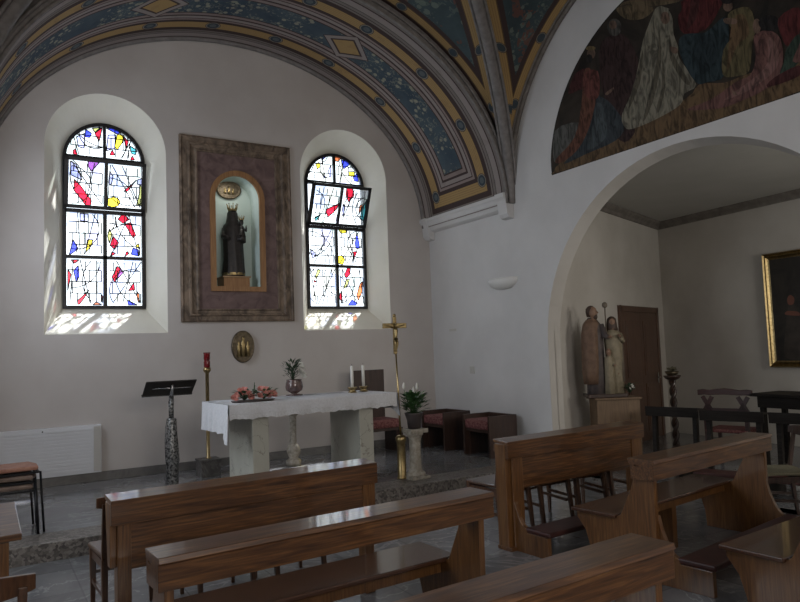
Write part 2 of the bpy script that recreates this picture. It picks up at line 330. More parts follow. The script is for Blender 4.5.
MURAL = [('tan', [(5.427, 5.697), (5.31, 5.674), (4.816, 5.414), (4.458, 5.312), (4.935, 5.543), (5.352, 5.74)]), ('tan', [(5.312, 5.644), (4.816, 5.407), (4.951, 5.329), (5.21, 5.445)]), ('stone', [(6.452, 4.462), (6.003, 4.441), (6.047, 4.219), (6.386, 4.108), (6.481, 4.07)]), ('ochre', [(6.492, 3.926), (6.394, 4.006), (5.898, 4.097), (5.304, 4.195), (4.502, 4.225), (4.306, 4.327), (4.027, 4.243), (3.761, 4.241), (3.282, 4.181), (3.303, 3.901), (4.055, 3.878), (5.061, 3.865), (6.494, 3.901)]), ('darkred', [(5.739, 4.842), (5.999, 4.854), (6.161, 4.869), (6.037, 5.071), (5.825, 5.073)]), ('maroon', [(5.553, 5.322), (5.247, 5.27), (5.068, 4.934), (5.068, 4.638), (5.152, 4.408), (5.56, 4.583), (5.621, 5.074)]), ('greybeard', [(5.263, 5.361), (5.28, 5.315), (5.319, 5.293), (5.371, 5.3), (5.421, 5.336), (5.456, 5.39), (5.465, 5.449), (5.448, 5.496), (5.407, 5.518), (5.355, 5.509), (5.306, 5.473), (5.272, 5.419)]), ('skin', [(5.329, 5.42), (5.338, 5.398), (5.36, 5.387), (5.388, 5.392), (5.415, 5.411), (5.434, 5.439), (5.44, 5.469), (5.43, 5.492), (5.408, 5.502), (5.38, 5.497), (5.353, 5.478), (5.334, 5.45)]), ('maroon', [(5.506, 4.642), (5.285, 4.452), (5.171, 4.154), (5.18, 4.046), (5.32, 3.993), (5.493, 4.176), (5.586, 4.553)]), ('bluegrey', [(5.629, 4.645), (5.469, 4.494), (5.304, 4.195), (5.446, 4.048), (5.904, 4.012), (6.311, 3.984), (6.026, 4.133), (5.827, 4.355), (5.702, 4.67)]), ('steel', [(5.707, 4.593), (5.592, 4.477), (5.593, 4.129), (5.901, 4.058), (5.777, 4.34)]), ('orange', [(5.879, 5.053), (5.751, 5.025), (5.699, 4.709), (5.827, 4.355), (6.055, 4.101), (6.365, 4.011), (6.446, 4.082), (6.096, 4.274), (5.944, 4.672)]), ('pinkred', [(5.87, 5.029), (5.654, 4.976), (5.65, 4.692), (5.754, 4.648), (5.889, 4.775)]), ('skin', [(5.677, 5.207), (5.687, 5.177), (5.713, 5.163), (5.746, 5.166), (5.778, 5.188), (5.8, 5.222), (5.806, 5.258), (5.795, 5.288), (5.769, 5.302), (5.736, 5.298), (5.704, 5.276), (5.683, 5.243)]), ('gold', [(5.667, 5.27), (5.678, 5.261), (5.708, 5.263), (5.748, 5.275), (5.788, 5.295), (5.817, 5.317), (5.826, 5.335), (5.815, 5.344), (5.784, 5.342), (5.744, 5.329), (5.704, 5.31), (5.676, 5.288)]), ('darkhair', [(5.726, 5.162), (5.734, 5.138), (5.754, 5.125), (5.779, 5.128), (5.804, 5.145), (5.821, 5.172), (5.826, 5.202), (5.817, 5.227), (5.797, 5.239), (5.771, 5.236), (5.747, 5.219), (5.73, 5.192)]), ('skin', [(5.553, 4.666), (5.431, 4.692), (5.443, 4.658), (5.532, 4.631)]), ('cream', [(4.824, 5.309), (4.777, 5.367), (4.703, 5.362), (4.619, 5.281), (4.572, 5.16), (4.57, 4.982), (4.527, 4.824), (4.524, 4.701), (4.342, 4.34), (4.49, 4.289), (4.544, 4.187), (4.829, 4.128), (5.175, 4.111), (5.298, 4.163), (5.332, 4.317), (5.179, 4.528), (5.055, 4.817), (4.97, 5.079)]), ('skin', [(4.603, 5.181), (4.613, 5.15), (4.636, 5.134), (4.667, 5.138), (4.696, 5.16), (4.715, 5.195), (4.721, 5.233), (4.71, 5.265), (4.686, 5.28), (4.656, 5.276), (4.627, 5.253), (4.608, 5.219)]), ('cream', [(4.727, 5.366), (4.599, 5.279), (4.701, 5.282), (4.737, 5.125), (4.783, 5.181), (4.76, 5.316)]), ('fold', [(4.748, 5.094), (4.75, 4.736), (4.898, 4.323), (5.04, 4.15), (4.921, 4.475), (4.8, 4.791)]), ('fold', [(4.62, 5.004), (4.58, 4.74), (4.414, 4.383), (4.488, 4.42), (4.629, 4.724)]), ('fold', [(4.732, 4.765), (4.716, 4.438), (4.825, 4.191), (4.84, 4.267), (4.763, 4.455)]), ('fold', [(4.978, 4.971), (5.039, 4.627), (5.224, 4.357), (5.179, 4.528), (5.058, 4.781)]), ('skin', [(4.631, 4.866), (4.536, 4.81), (4.548, 4.755), (4.608, 4.794)]), ('red', [(4.421, 5.301), (4.013, 5.109), (4.021, 5.013), (4.191, 4.872), (4.448, 4.938), (4.504, 5.129), (4.447, 5.209)]), ('darkred', [(4.328, 5.258), (4.238, 5.215), (4.289, 5.034), (4.408, 4.965), (4.357, 5.133)]), ('teal', [(4.51, 4.887), (4.392, 4.914), (4.194, 4.839), (3.976, 4.911), (3.938, 4.746), (4.015, 4.32), (4.198, 4.314), (4.341, 4.356), (4.488, 4.669)]), ('deepteal', [(4.307, 4.802), (4.091, 4.779), (4.057, 4.533), (4.263, 4.412), (4.34, 4.611)]), ('olive', [(3.906, 4.935), (3.712, 4.887), (3.665, 4.66), (3.708, 4.521), (3.759, 4.263), (3.897, 4.26), (4.035, 4.327), (4.009, 4.579), (3.884, 4.691), (3.941, 4.839)]), ('ochre', [(3.879, 4.851), (3.764, 4.832), (3.732, 4.626), (3.868, 4.555), (3.986, 4.342), (3.95, 4.588)]), ('skin', [(3.876, 4.979), (3.885, 4.954), (3.906, 4.942), (3.932, 4.947), (3.958, 4.966), (3.976, 4.996), (3.981, 5.028), (3.972, 5.053), (3.951, 5.065), (3.924, 5.06), (3.898, 5.041), (3.88, 5.011)]), ('darkhair', [(3.872, 5.026), (3.881, 5.016), (3.903, 5.016), (3.933, 5.026), (3.963, 5.043), (3.984, 5.064), (3.991, 5.082), (3.982, 5.093), (3.96, 5.084), (3.93, 5.07), (3.9, 5.056), (3.879, 5.044)]), ('skin', [(3.978, 4.895), (3.853, 4.833), (3.857, 4.783), (3.965, 4.836)]), ('rose', [(3.687, 4.582), (3.546, 4.584), (3.43, 4.443), (3.439, 4.167), (3.588, 4.032), (3.911, 3.992), (4.115, 4.001), (4.473, 4.105), (4.177, 4.121), (3.895, 4.205), (3.747, 4.22), (3.68, 4.383)]), ('palerose', [(3.551, 4.518), (3.47, 4.392), (3.492, 4.187), (3.774, 4.072), (4.041, 4.068), (3.735, 4.169), (3.57, 4.278)]), ('skin', [(3.609, 4.652), (3.617, 4.618), (3.634, 4.597), (3.654, 4.596), (3.673, 4.614), (3.686, 4.647), (3.688, 4.686), (3.68, 4.721), (3.664, 4.741), (3.643, 4.742), (3.624, 4.724), (3.611, 4.69)]), ('darkhair', [(3.427, 4.603), (3.443, 4.57), (3.481, 4.558), (3.532, 4.569), (3.582, 4.601), (3.617, 4.646), (3.628, 4.691), (3.611, 4.725), (3.571, 4.737), (3.52, 4.724), (3.471, 4.692), (3.437, 4.647)]), ('skin', [(3.951, 4.134), (3.979, 4.209), (3.959, 4.154), (3.904, 4.086), (3.938, 4.078)]), ('red', [(3.435, 4.652), (3.244, 4.672), (3.264, 4.412), (3.369, 4.351), (3.42, 4.463)]), ('green', [(3.386, 4.327), (3.263, 4.426), (3.283, 4.167), (3.461, 4.114), (3.418, 4.219)]), ('darkred', [(3.522, 4.106), (3.285, 4.138), (3.293, 4.037), (3.588, 4.038)])]

# ================================================================ the shell
XR, YB = 6.43, 9.5            # inner faces of the right wall and of the altar wall
XL = -0.19
# altar wall with two splayed windows and a niche
WINS = {1: (1.386, .743, 1.405, .508, .13), 2: (4.863, .757, 4.885, .520, .27)}
mb = MB()
def yz(y): return lambda x, z: (x, y, z)
holes = []
for n_, (co, ho, ci, hi, _) in WINS.items():
    outer = arc_loop(co, ho, 2.0, 5.17-ho, 32); inner = arc_loop(ci, hi, 2.36, 4.885-hi, 32)
    holes.append(outer)
    mb.loft([[Vector((x, YB, z)) for x, z in outer], [Vector((x, 9.93, z)) for x, z in inner]], cap=False, k=1)
niche = arc_loop(3.115, .325, 2.64, 3.915, 24)
holes.append(niche)
mb.flat([(XL, 0), (XR, 0), (XR, 7), (XL, 7)], holes, yz(YB), k=0)
struct(mb.build('wall_altar', ['plaster', 'reveal']))
# niche recess
mb = MB()
mb.loft([[Vector((x, YB, z)) for x, z in niche], [Vector((x, 9.85, z)) for x, z in niche]], cap=False, k=0)
mb.flat(niche, [], yz(9.85), k=0)
struct(mb.build('trim_niche_recess', ['niche_wall']))
# right wall with its round arch to the side chapel
def arch_at(r): return [(4.66-r, 0), (4.66+r, 0)] + [(4.66+r*math.cos(PI*i/40), 1.67+r*math.sin(PI*i/40)) for i in range(41)]
def side_wall(name, X, T):
    mb = MB()
    for xx, r in ((X, 2.115), (X+T, 2.06)): mb.flat([(-6, 0), (YB, 0), (YB, 7), (-6, 7)], [arch_at(r)], lambda y, z, xx=xx: (xx, y, z))
    mb.loft([[Vector((X, y, z)) for y, z in arch_at(2.115)], [Vector((X+T, y, z)) for y, z in arch_at(2.06)]], cap=False, k=1)
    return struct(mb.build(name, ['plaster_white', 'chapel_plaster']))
side_wall('wall_right', XR, .17); side_wall('wall_left', XL, -.17)
mb = MB(); mb.poly([(XL, -6, 0), (XR, -6, 0), (XR, -6, 7), (XL, -6, 7)]); struct(mb.build('wall_rear', ['plaster']))
# floor, step, chancel
mb = MB(); mb.box((-4, -6, -.1), (12, 6.55, 0)); mb.box((-4, 6.55, -.1), (12, 10, 0)); struct(mb.build('floor', ['floor']))
mb = MB(); mb.box((XL, 6.95, -.05), (XR, 9.55, .15)); struct(mb.build('floor_chancel', ['chancel_floor']))
mb = MB(); mb.box((XL, 6.55, -.05), (XR, 6.95, .151)); struct(mb.build('trim_step', ['granite'], bevel=.006))
mb = MB(); mb.box((XL, 9.47, .15), (XR, 9.5, .262)); struct(mb.build('baseboard_altar', ['skirting'], bevel=.004))
mb = MB(); mb.box((XL, -6, 6.75), (XR, 1.95, 6.85)); mb.box((XL-.2, -6, 6.95), (XR+.2, 10, 7.05)); struct(mb.build('ceiling', ['plaster']))
# left aisle behind the left arch (an added area light shines from here)
mb = MB()
mb.poly([(-4, -.5, 0), (-4, 9, 0), (-4, 9, 4.2), (-4, -.5, 4.2)]); mb.poly([(-4, -.5, 0), (XL-.17, -.5, 0), (XL-.17, -.5, 4.2), (-4, -.5, 4.2)])
mb.poly([(-4, 9, 0), (XL-.17, 9, 0), (XL-.17, 9, 4.2), (-4, 9, 4.2)]); mb.poly([(-4, -.5, 4.2), (XL-.17, -.5, 4.2), (XL-.17, 9, 4.2), (-4, 9, 4.2)])
struct(mb.build('wall_aisle', ['plaster_white']))
# side chapel
A1, B1 = .3397, 1.4784
cor = Vector((10.665, 8.203, 0)); da = Vector((math.cos(A1), math.sin(A1), 0)); db = Vector((math.cos(B1), math.sin(B1), 0))
pl0 = cor-da*4.4; pr1 = cor-db*9.5; ZC = 3.82
def quad(p, q, z0=0, z1=ZC): return [(p.x, p.y, z0), (q.x, q.y, z0), (q.x, q.y, z1), (p.x, p.y, z1)]
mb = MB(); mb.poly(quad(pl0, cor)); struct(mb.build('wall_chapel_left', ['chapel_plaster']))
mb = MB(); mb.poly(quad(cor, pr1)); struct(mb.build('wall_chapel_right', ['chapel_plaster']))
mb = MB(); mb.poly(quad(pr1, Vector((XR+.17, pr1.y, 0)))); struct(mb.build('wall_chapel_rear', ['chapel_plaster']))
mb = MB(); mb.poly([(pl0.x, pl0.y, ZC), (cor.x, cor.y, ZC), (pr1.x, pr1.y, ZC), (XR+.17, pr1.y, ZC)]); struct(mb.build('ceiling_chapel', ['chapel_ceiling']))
na = Vector((math.sin(A1), -math.cos(A1), 0)); nb = Vector((-math.sin(B1), math.cos(B1), 0))
mb = MB()
def cornice(p, q, nrm, mi):   # stepped wooden cornice under the chapel ceiling, mitred at the corner
    prof = [(0, ZC), (0, ZC-.12), (.03, ZC-.12), (.05, ZC-.07), (.09, ZC-.045), (.12, ZC-.02), (.12, ZC)]
    d = (q-p).normalized()
    R = []
    for c, s in ((p, 0), (q, mi)): R.append([c+nrm*o-d*(o*s)+Vector((0, 0, z)) for o, z in prof])
    mb.loft(R)
mt_ = math.tan((PI-(PI-(B1-A1)))/2)
cornice(pl0, cor, na, mt_); cornice(pr1, cor, nb, mt_)
struct(mb.build('trim_chapel_cornice', ['moulding']))

# ---- painted vault
def uvmesh(name, grid, uvs, mats, extra=None):
    """grid[i][j] -> 3D, uvs: list of (layer, uv[i][j])"""
    bm = bmesh.new(); lay = [bm.loops.layers.uv.new(n) for n, _ in uvs]
    V = [[bm.verts.new(p) for p in row] for row in grid]
    for i in range(len(grid)-1):
        for j in range(len(grid[0])-1):
            ix = [(i, j), (i+1, j), (i+1, j+1), (i, j+1)]
            f = bm.faces.new([V[a][b] for a, b in ix]); f.smooth = True
            for l, (a, b) in zip(f.loops, ix):
                for L, (_, U) in zip(lay, uvs): l[L].uv = U[a][b]
    me = bpy.data.meshes.new(name); bm.to_mesh(me); bm.free()
    for q in mats: me.materials.append(q)
    o = bpy.data.objects.new(name, me); C.objects.link(o); return o
def uvn(nt, name):
    n = nt.nodes.new('ShaderNodeUVMap'); n.uv_map = name
    s = nt.nodes.new('ShaderNodeSeparateXYZ'); nt.links.new(n.outputs[0], s.inputs[0])
    return N(nt, s.outputs[0]), N(nt, s.outputs[1])
DKB, GOLD, MAUVE, GRY, GRY2 = (.060, .040, .037), (.37, .245, .105), (.26, .205, .19), (.20, .175, .16), (.29, .25, .235)
BLUE, BLUE2, SPOT = (.042, .064, .088), (.075, .105, .125), (.33, .32, .24)
def florals(nt, b0, b1, spot, sc, vec, red=None):
    n = noise(nt, vec, 2.2, 4); base = ramp(nt, n, [(.35, b0), (.65, b1)])
    v = nt.nodes.new('ShaderNodeTexVoronoi'); v.inputs['Scale'].default_value = sc; nt.links.new(vec, v.inputs['Vector'])
    d = N(nt, v.outputs['Distance']); n2 = noise(nt, vec, 2.4, 2)
    n3 = noise(nt, vec, sc*1.7, 4, 1.5)
    c = mixc(nt, d.lt(.30)*n2.gt(.42)*.75, base, spot)
    c = mixc(nt, n3.gt(.58)*n2.gt(.46)*.40, c, spot)
    if red: c = mixc(nt, noise(nt, vec, 1.7, 3, 1).gt(.56)*noise(nt, vec, 9, 3, 1).gt(.48)*.7, c, red)
    return c
# soffit of the chancel arch
SA, SB, SX, SZ, SC = 3.19, 2.536, 3.12, 3.67, 8.41
mt, nt, b = base_mat('soffit_paint', .8, spec=.2)
s_, y_ = uvn(nt, 'arc')
LEN = PI*math.sqrt((SA*SA+SB*SB)/2)*.9966
vec = coords(nt)
ang_s, dummy = uvn(nt, 'ends')            # distance to the nearer impost
dd = (y_-SC).abs().max(ang_s*-1+.95+.0)
st = [(0, BLUE), (.225, DKB), (.245, MAUVE), (.300, DKB), (.335, GRY2), (.395, DKB), (.415, MAUVE), (.455, DKB), (.515, GOLD), (.685, DKB), (.765, GRY), (.80, DKB), (.815, GRY), (.86, (.09, .08, .075)), (.875, GRY2), (.98, DKB), (1.0, GRY)]
col = ramp(nt, dd*.9, [(p*.9, c) for p, c in st], True)
col = mixc(nt, dd.lt(.225), col, florals(nt, BLUE, BLUE2, SPOT, 9.5, vec))
# fine lines along the gold band
col = mixc(nt, dd.gt(.515)*dd.lt(.685)*(dd.mod(.034).lt(.006))*.45, col, DKB)
# diamonds in the blue band
DI, _d = uvn(nt, 'diamond')
rh = DI.abs()/.36 + (y_-SC).abs()/.33
for lim, c in ((1.06, DKB), (1.0, GRY2), (.74, DKB), (.62, GOLD)): col = mixc(nt, rh.lt(lim), col, c)
# round medallions in the gold bands
ME, _m = uvn(nt, 'medal')
r2 = (ME*ME+((y_-SC).abs()-.60)*((y_-SC).abs()-.60))
for lim, c in ((.0105, DKB), (.0088, (.22, .20, .17)), (.0062, (.045, .06, .075)), (.0022, (.10, .12, .13))): col = mixc(nt, r2.lt(lim), col, c)
nt.links.new(mixc(nt, noise(nt, vec, 3.5, 5).gt(.60)*.12, col, DKB), b.inputs['Base Color'])
M['soffit'] = mt
NT = 220; YF = 7.33
ts = [PI*i/NT for i in range(NT+1)]; S = [0]
for a, c in zip(ts, ts[1:]):
    S.append(S[-1]+math.hypot(SA*(math.cos(c)-math.cos(a)), SB*(math.sin(c)-math.sin(a))))
LT = S[-1]
def s_at(deg): return S[int(round(deg/180*NT))]
dia = [s_at(66.6), s_at(113.4)]; med = [s_at(d) for d in (10.0, 28.3, 47.5, 65.9, 82, 98, 114.1, 132.5, 151.7, 170)]
ys = [YF, SC-.5, SC, SC+.5, YB]
grid, ua, ue, ud, um = [], [], [], [], []
for t, s in zip(ts, S):
    grid.append([(SX+SA*math.cos(t), y, SZ+SB*math.sin(t)) for y in ys]); ua.append([(s, y) for y in ys])
    ue.append([(min(s, LT-s), 0)]*len(ys)); ud.append([(min(abs(s-q) for q in dia), 0)]*len(ys)); um.append([(min(abs(s-q) for q in med), 0)]*len(ys))
struct(uvmesh('ceiling_chancel_arch', grid, [('arc', ua), ('ends', ue), ('diamond', ud), ('medal', um)], [mt]))
# front face of that arch and mouldings
VA, VB_, VY, VRY = 3.31, 2.69, 4.66, 2.71
mb = MB()
a_ = [Vector((SX+SA*math.cos(t), YF, SZ+SB*math.sin(t))) for t in ts]; b_ = [Vector((SX+VA*math.cos(t), YF, SZ+VB_*math.sin(t))) for t in ts]
mb.loft([a_, b_, [p+Vector((0, .05, 0)) for p in b_]], closed=False, cap=False)
mb.tube(a_[::3]+[a_[-1]], .022, 6); mb.tube([p*.45+q*.55+Vector((0, -.015, 0)) for p, q in zip(a_[::3], b_[::3])], .022, 6)
mb.tube([Vector((SX+(SA-.0)*math.cos(t), YB-.03, SZ+SB*math.sin(t))) for t in ts[::3]], .035, 8)
struct(mb.build('trim_arch_moulding', ['rib']))
# the four webs of the cross vault
mt, nt, b = base_mat('web_paint', .8, spec=.2)
de, dg = uvn(nt, 'dist'); ae, ag = uvn(nt, 'along'); vec = coords(nt)
dmin = de.min(dg)
col = ramp(nt, dmin*1.0, [(0, MAUVE), (.04, DKB), (.09, (.12, .075, .04)), (.108, GOLD), (.212, (.12, .075, .04)), (.23, DKB), (.30, (.035, .055, .060))], True)
col = mixc(nt, dmin.gt(.30), col, florals(nt, (.042, .062, .070), (.070, .10, .105), (.16, .19, .16), 6, vec, (.17, .07, .05)))
col = mixc(nt, dmin.gt(.115)*dmin.lt(.205)*(dmin.mod(.03).lt(.006))*.4, col, DKB)
al = (ae.mod(.92)-.46); bl = (ag.mod(.92)-.46)
useE = de.lt(dg)
r2 = (al*al*useE + bl*bl*(useE*-1+1)) + (dmin-.16)*(dmin-.16)
for lim, c in ((.0062, DKB), (.0052, (.20, .175, .14)), (.0036, (.055, .072, .085))): col = mixc(nt, r2.lt(lim), col, c)
nt.links.new(col, b.inputs['Base Color'])
webm = mt
def web(name, kind, sg):
    NJ = 40; grid, uD, uA = [], [], []; sarc = 0; prev = None; sdg = 0
    for i, t in enumerate(ts):
        ct, stt = math.cos(t), math.sin(t); row, rd, ra = [], [], []
        ez = (VB_*ct)
        a_len = math.hypot((VA if kind == 'y' else VRY)*stt, ez)
        n_len = (VRY if kind == 'y' else VA)*stt
        fac = a_len/max(math.hypot(a_len, n_len), 1e-6)
        if prev is not None: sarc += a_len*PI/NT; sdg += math.hypot(a_len, n_len)*PI/NT
        prev = t
        for j in range(NJ+1):
            u = (j/NJ)**1.0
            if kind == 'y':
                y0 = abs(VRY*ct); y = y0+(VRY-y0)*u; p = (SX+VA*ct, VY+sg*y, SZ+VB_*stt); rd.append((VRY-y, (y-y0)*fac)); 
            else:
                x0 = abs(VA*ct); x = x0+(VA-x0)*u; p = (SX+sg*x, VY+VRY*ct, SZ+VB_*stt); rd.append((VA-x, (x-x0)*fac))
            ra.append((sarc if t <= PI/2 else sarc, sdg)); row.append(p)
        grid.append(row); uD.append(rd); uA.append(ra)
    struct(uvmesh(name, grid, [('dist', uD), ('along', uA)], [webm]))
web('ceiling_vault_web', 'y', 1); web('ceiling_vault_web', 'y', -1); web('ceiling_vault_web', 'x', 1); web('ceiling_vault_web', 'x', -1)
mb = MB()
for sg in (1, -1):
    P = [Vector((SX+(VA-.02)*math.cos(t), VY+sg*(VRY-.02)*math.cos(t), SZ+(VB_-.03)*math.sin(t))) for t in ts[::2]]
    mb.tube(P, .068, 12)
    for o in (-1, 1):
        Q = []
        for i, p in enumerate(P):
            t = (P[min(i+1, len(P)-1)]-P[max(i-1, 0)]).normalized(); sd = t.cross(Vector((0, 0, 1)))
            sd = sd.normalized() if sd.length > 1e-3 else Vector((0, 1, 0)); Q.append(p+sd*.085*o+Vector((0, 0, .012)))
        mb.tube(Q, .022, 6)
struct(mb.build('trim_vault_rib', ['rib']))
for sgx, nm in ((1, 'trim_wall_arch_right'), (-1, 'trim_wall_arch_left')):
    mb = MB(); mb.tube([Vector((SX+sgx*(VA-.03), VY+VRY*math.cos(t), SZ+VB_*math.sin(t))) for t in ts[::3]], .035, 8)
    mb.tube([Vector((SX+sgx*(VA-.09), VY+(VRY)*math.cos(t), SZ+VB_*math.sin(t)+.0)) for t in ts[::3]], .018, 6)
    struct(mb.build(nm, ['moulding']))
# impost cornices
def impost(name, X, sg):
    mb = MB(); prof = [(0, 3.81), (.17, 3.81), (.17, 3.765), (.15, 3.745), (.135, 3.70), (.10, 3.665), (.085, 3.62), (.05, 3.60), (0, 3.585)]
    mb.loft([[Vector((X-sg*o, y, z)) for o, z in prof] for y in (7.40, YB)])
    for y0, y1 in ((7.33, 7.52), (9.33, YB)):     # the small brackets at both ends
        p2 = [(0, 3.82), (.185, 3.82), (.185, 3.76), (.15, 3.72), (.13, 3.62), (.12, 3.53), (.08, 3.48), (0, 3.46)]
        mb.loft([[Vector((X-sg*o, y, z)) for o, z in p2] for y in (y0, y1)])
    struct(mb.build(name, ['plaster_white'], bevel=.004))
impost('trim_impost_right', XR, 1); impost('trim_impost_left', XL, -1)

# ================================================================ stained glass
GC = {'red': (.85, .02, .05), 'blue': (.06, .08, .85), 'yellow': (.95, .72, .05), 'lavender': (.55, .55, .90), 'teal': (.10, .50, .55), 'orange': (.92, .22, .08), 'purple': (.55, .16, .60), 'olive': (.62, .62, .20)}
def glassm(name, c, white=False):
    mt = bpy.data.materials.new(name); mt.use_nodes = True; nt = mt.node_tree; nt.nodes.clear()
    out = nt.nodes.new('ShaderNodeOutputMaterial'); tr = nt.nodes.new('ShaderNodeBsdfTransparent'); tl = nt.nodes.new('ShaderNodeBsdfTranslucent')
    gl = nt.nodes.new('ShaderNodeBsdfGlossy'); gl.inputs['Roughness'].default_value = .1
    m1 = nt.nodes.new('ShaderNodeMixShader'); m1.inputs[0].default_value = .28
    m2 = nt.nodes.new('ShaderNodeMixShader'); m2.inputs[0].default_value = .03
    if white:
        v = nt.nodes.new('ShaderNodeTexVoronoi'); v.inputs['Scale'].default_value = 5.5; nt.links.new(coords(nt, 'Object', (1, 1, .7)), v.inputs['Vector'])
        sp = nt.nodes.new('ShaderNodeSeparateColor'); nt.links.new(v.outputs['Color'], sp.inputs[0])
        r = ramp(nt, N(nt, sp.outputs[0]), [(0, (.88, .90, .90)), (.62, (.80, .88, .84)), (.74, (.62, .68, .86)), (.84, (.88, .88, .80)), (.93, (.72, .70, .88))], True)
        nt.links.new(r, tr.inputs[0]); nt.links.new(r, tl.inputs[0])
    else: tr.inputs[0].default_value = rgba(c); tl.inputs[0].default_value = rgba(c)
    nt.links.new(tr.outputs[0], m1.inputs[1]); nt.links.new(tl.outputs[0], m1.inputs[2])
    nt.links.new(m1.outputs[0], m2.inputs[1]); nt.links.new(gl.outputs[0], m2.inputs[2]); nt.links.new(m2.outputs[0], out.inputs[0])
    return mt
gmats = [glassm('glass_clear', None, True), M['iron']]; gidx = {}
for k_, c_ in GC.items(): gidx[k_] = len(gmats); gmats.append(glassm('glass_'+k_, c_))
def clip(poly, x0, x1, z0, z1):
    for ax, lim, sg in ((0, x0, 1), (0, x1, -1), (1, z0, 1), (1, z1, -1)):
        out = []
        for i in range(len(poly)):
            a, b = poly[i], poly[(i+1) % len(poly)]; da, db = (a[ax]-lim)*sg, (b[ax]-lim)*sg
            if da >= 0: out.append(a)
            if da*db < 0: t = da/(da-db); out.append((a[0]+(b[0]-a[0])*t, a[1]+(b[1]-a[1])*t))
        poly = out
        if len(poly) < 3: return []
    return poly
def panel(parent, n, x0, x1, z0, z1, y, oz=0, arch=None, rnd=None):
    """one leaded panel; arch=(cx, spring, r) bounds the lunette"""
    mb = MB()
    def okp(x, z): return x0 < x < x1 and z0 < z < z1 and (arch is None or math.hypot(x-arch[0], z-arch[1]) < arch[2])
    if arch:
        cx, sp, r = arch; L = x1 <= cx+.05
        a0, a1 = (PI/2, PI) if L else (0, PI/2)
        pts = [(cx+r*math.cos(a0+(a1-a0)*i/14), sp+r*math.sin(a0+(a1-a0)*i/14)) for i in range(15)] + [(cx, sp)]
    else: pts = [(x0, z0), (x1, z0), (x1, z1), (x0, z1)]
    mine = []
    for c, poly in GLASS[n]:
        mx = sum(p[0] for p in poly)/len(poly); mz = sum(p[1] for p in poly)/len(poly)
        if x0 < mx < x1 and z0 < mz < z1:
            q = clip(poly, x0+.002, x1-.002, z0+.002, z1-.002)
            if q and arch: q = [p if math.hypot(p[0]-arch[0], p[1]-arch[1]) < arch[2]-.005 else (arch[0]+(p[0]-arch[0])*(arch[2]-.006)/math.hypot(p[0]-arch[0], p[1]-arch[1]), arch[1]+(p[1]-arch[1])*(arch[2]-.006)/math.hypot(p[0]-arch[0], p[1]-arch[1])) for p in q]
            if q: mine.append((c, q))
    mb.flat(pts, [], lambda x, z: (x, y, z-oz), 0)
    for i, (c, q) in enumerate(mine):
        mb.poly([(px, y-.003-.0004*i, pz-oz) for px, pz in q], gidx[c])
        for i2 in range(len(q)):
            a, b = q[i2], q[(i2+1) % len(q)]
            if math.hypot(a[0]-b[0], a[1]-b[1]) > .01: mb.bar((a[0], y-.006, a[1]-oz), (b[0], y-.006, b[1]-oz), .014, .006, up=(0, 1, 0), k=1)
    # lead lines: horizontals, broken verticals, slanting and curved cames
    def came(P, w=.013):
        run = []
        for p in P+[None]:
            if p is not None and okp(*p): run.append(p)
            else:
                for a, b in zip(run, run[1:]): mb.bar((a[0], y-.008, a[1]-oz), (b[0], y-.008, b[1]-oz), w, .006, up=(0, 1, 0), k=1)
                run = []
    def line(a, b, m_=14): return [(a[0]+(b[0]-a[0])*i/m_, a[1]+(b[1]-a[1])*i/m_) for i in range(m_+1)]
    nz = max(2, int(round((z1-z0)/.165))); nx = 3
    for i in range(1, nz): z = z0+(z1-z0)*i/nz; came(line((x0, z), (x1, z)), .014)
    for r_ in range(nz):
        for i in range(1, nx+1):
            x = x0+(x1-x0)*(i-(.5 if r_ % 2 else .15)*1.0)/nx+rnd.uniform(-.01, .01)
            if rnd.random() < .85: came(line((x, z0+(z1-z0)*r_/nz), (x, z0+(z1-z0)*(r_+1)/nz), 4))
    for _ in range(5 if not arch else 3):
        if rnd.random() < .5: came(line((rnd.uniform(x0, x1), z0), (rnd.uniform(x0, x1), z1), 30))
        else:
            cx, cz, rr = rnd.uniform(x0-.2, x1+.2), rnd.uniform(z0, z1), rnd.uniform(.18, .5)
            came([(cx+rr*math.cos(a/24*2*PI), cz+rr*math.sin(a/24*2*PI)) for a in range(25)])
    return mb.build('stained_glass', gmats, parent)
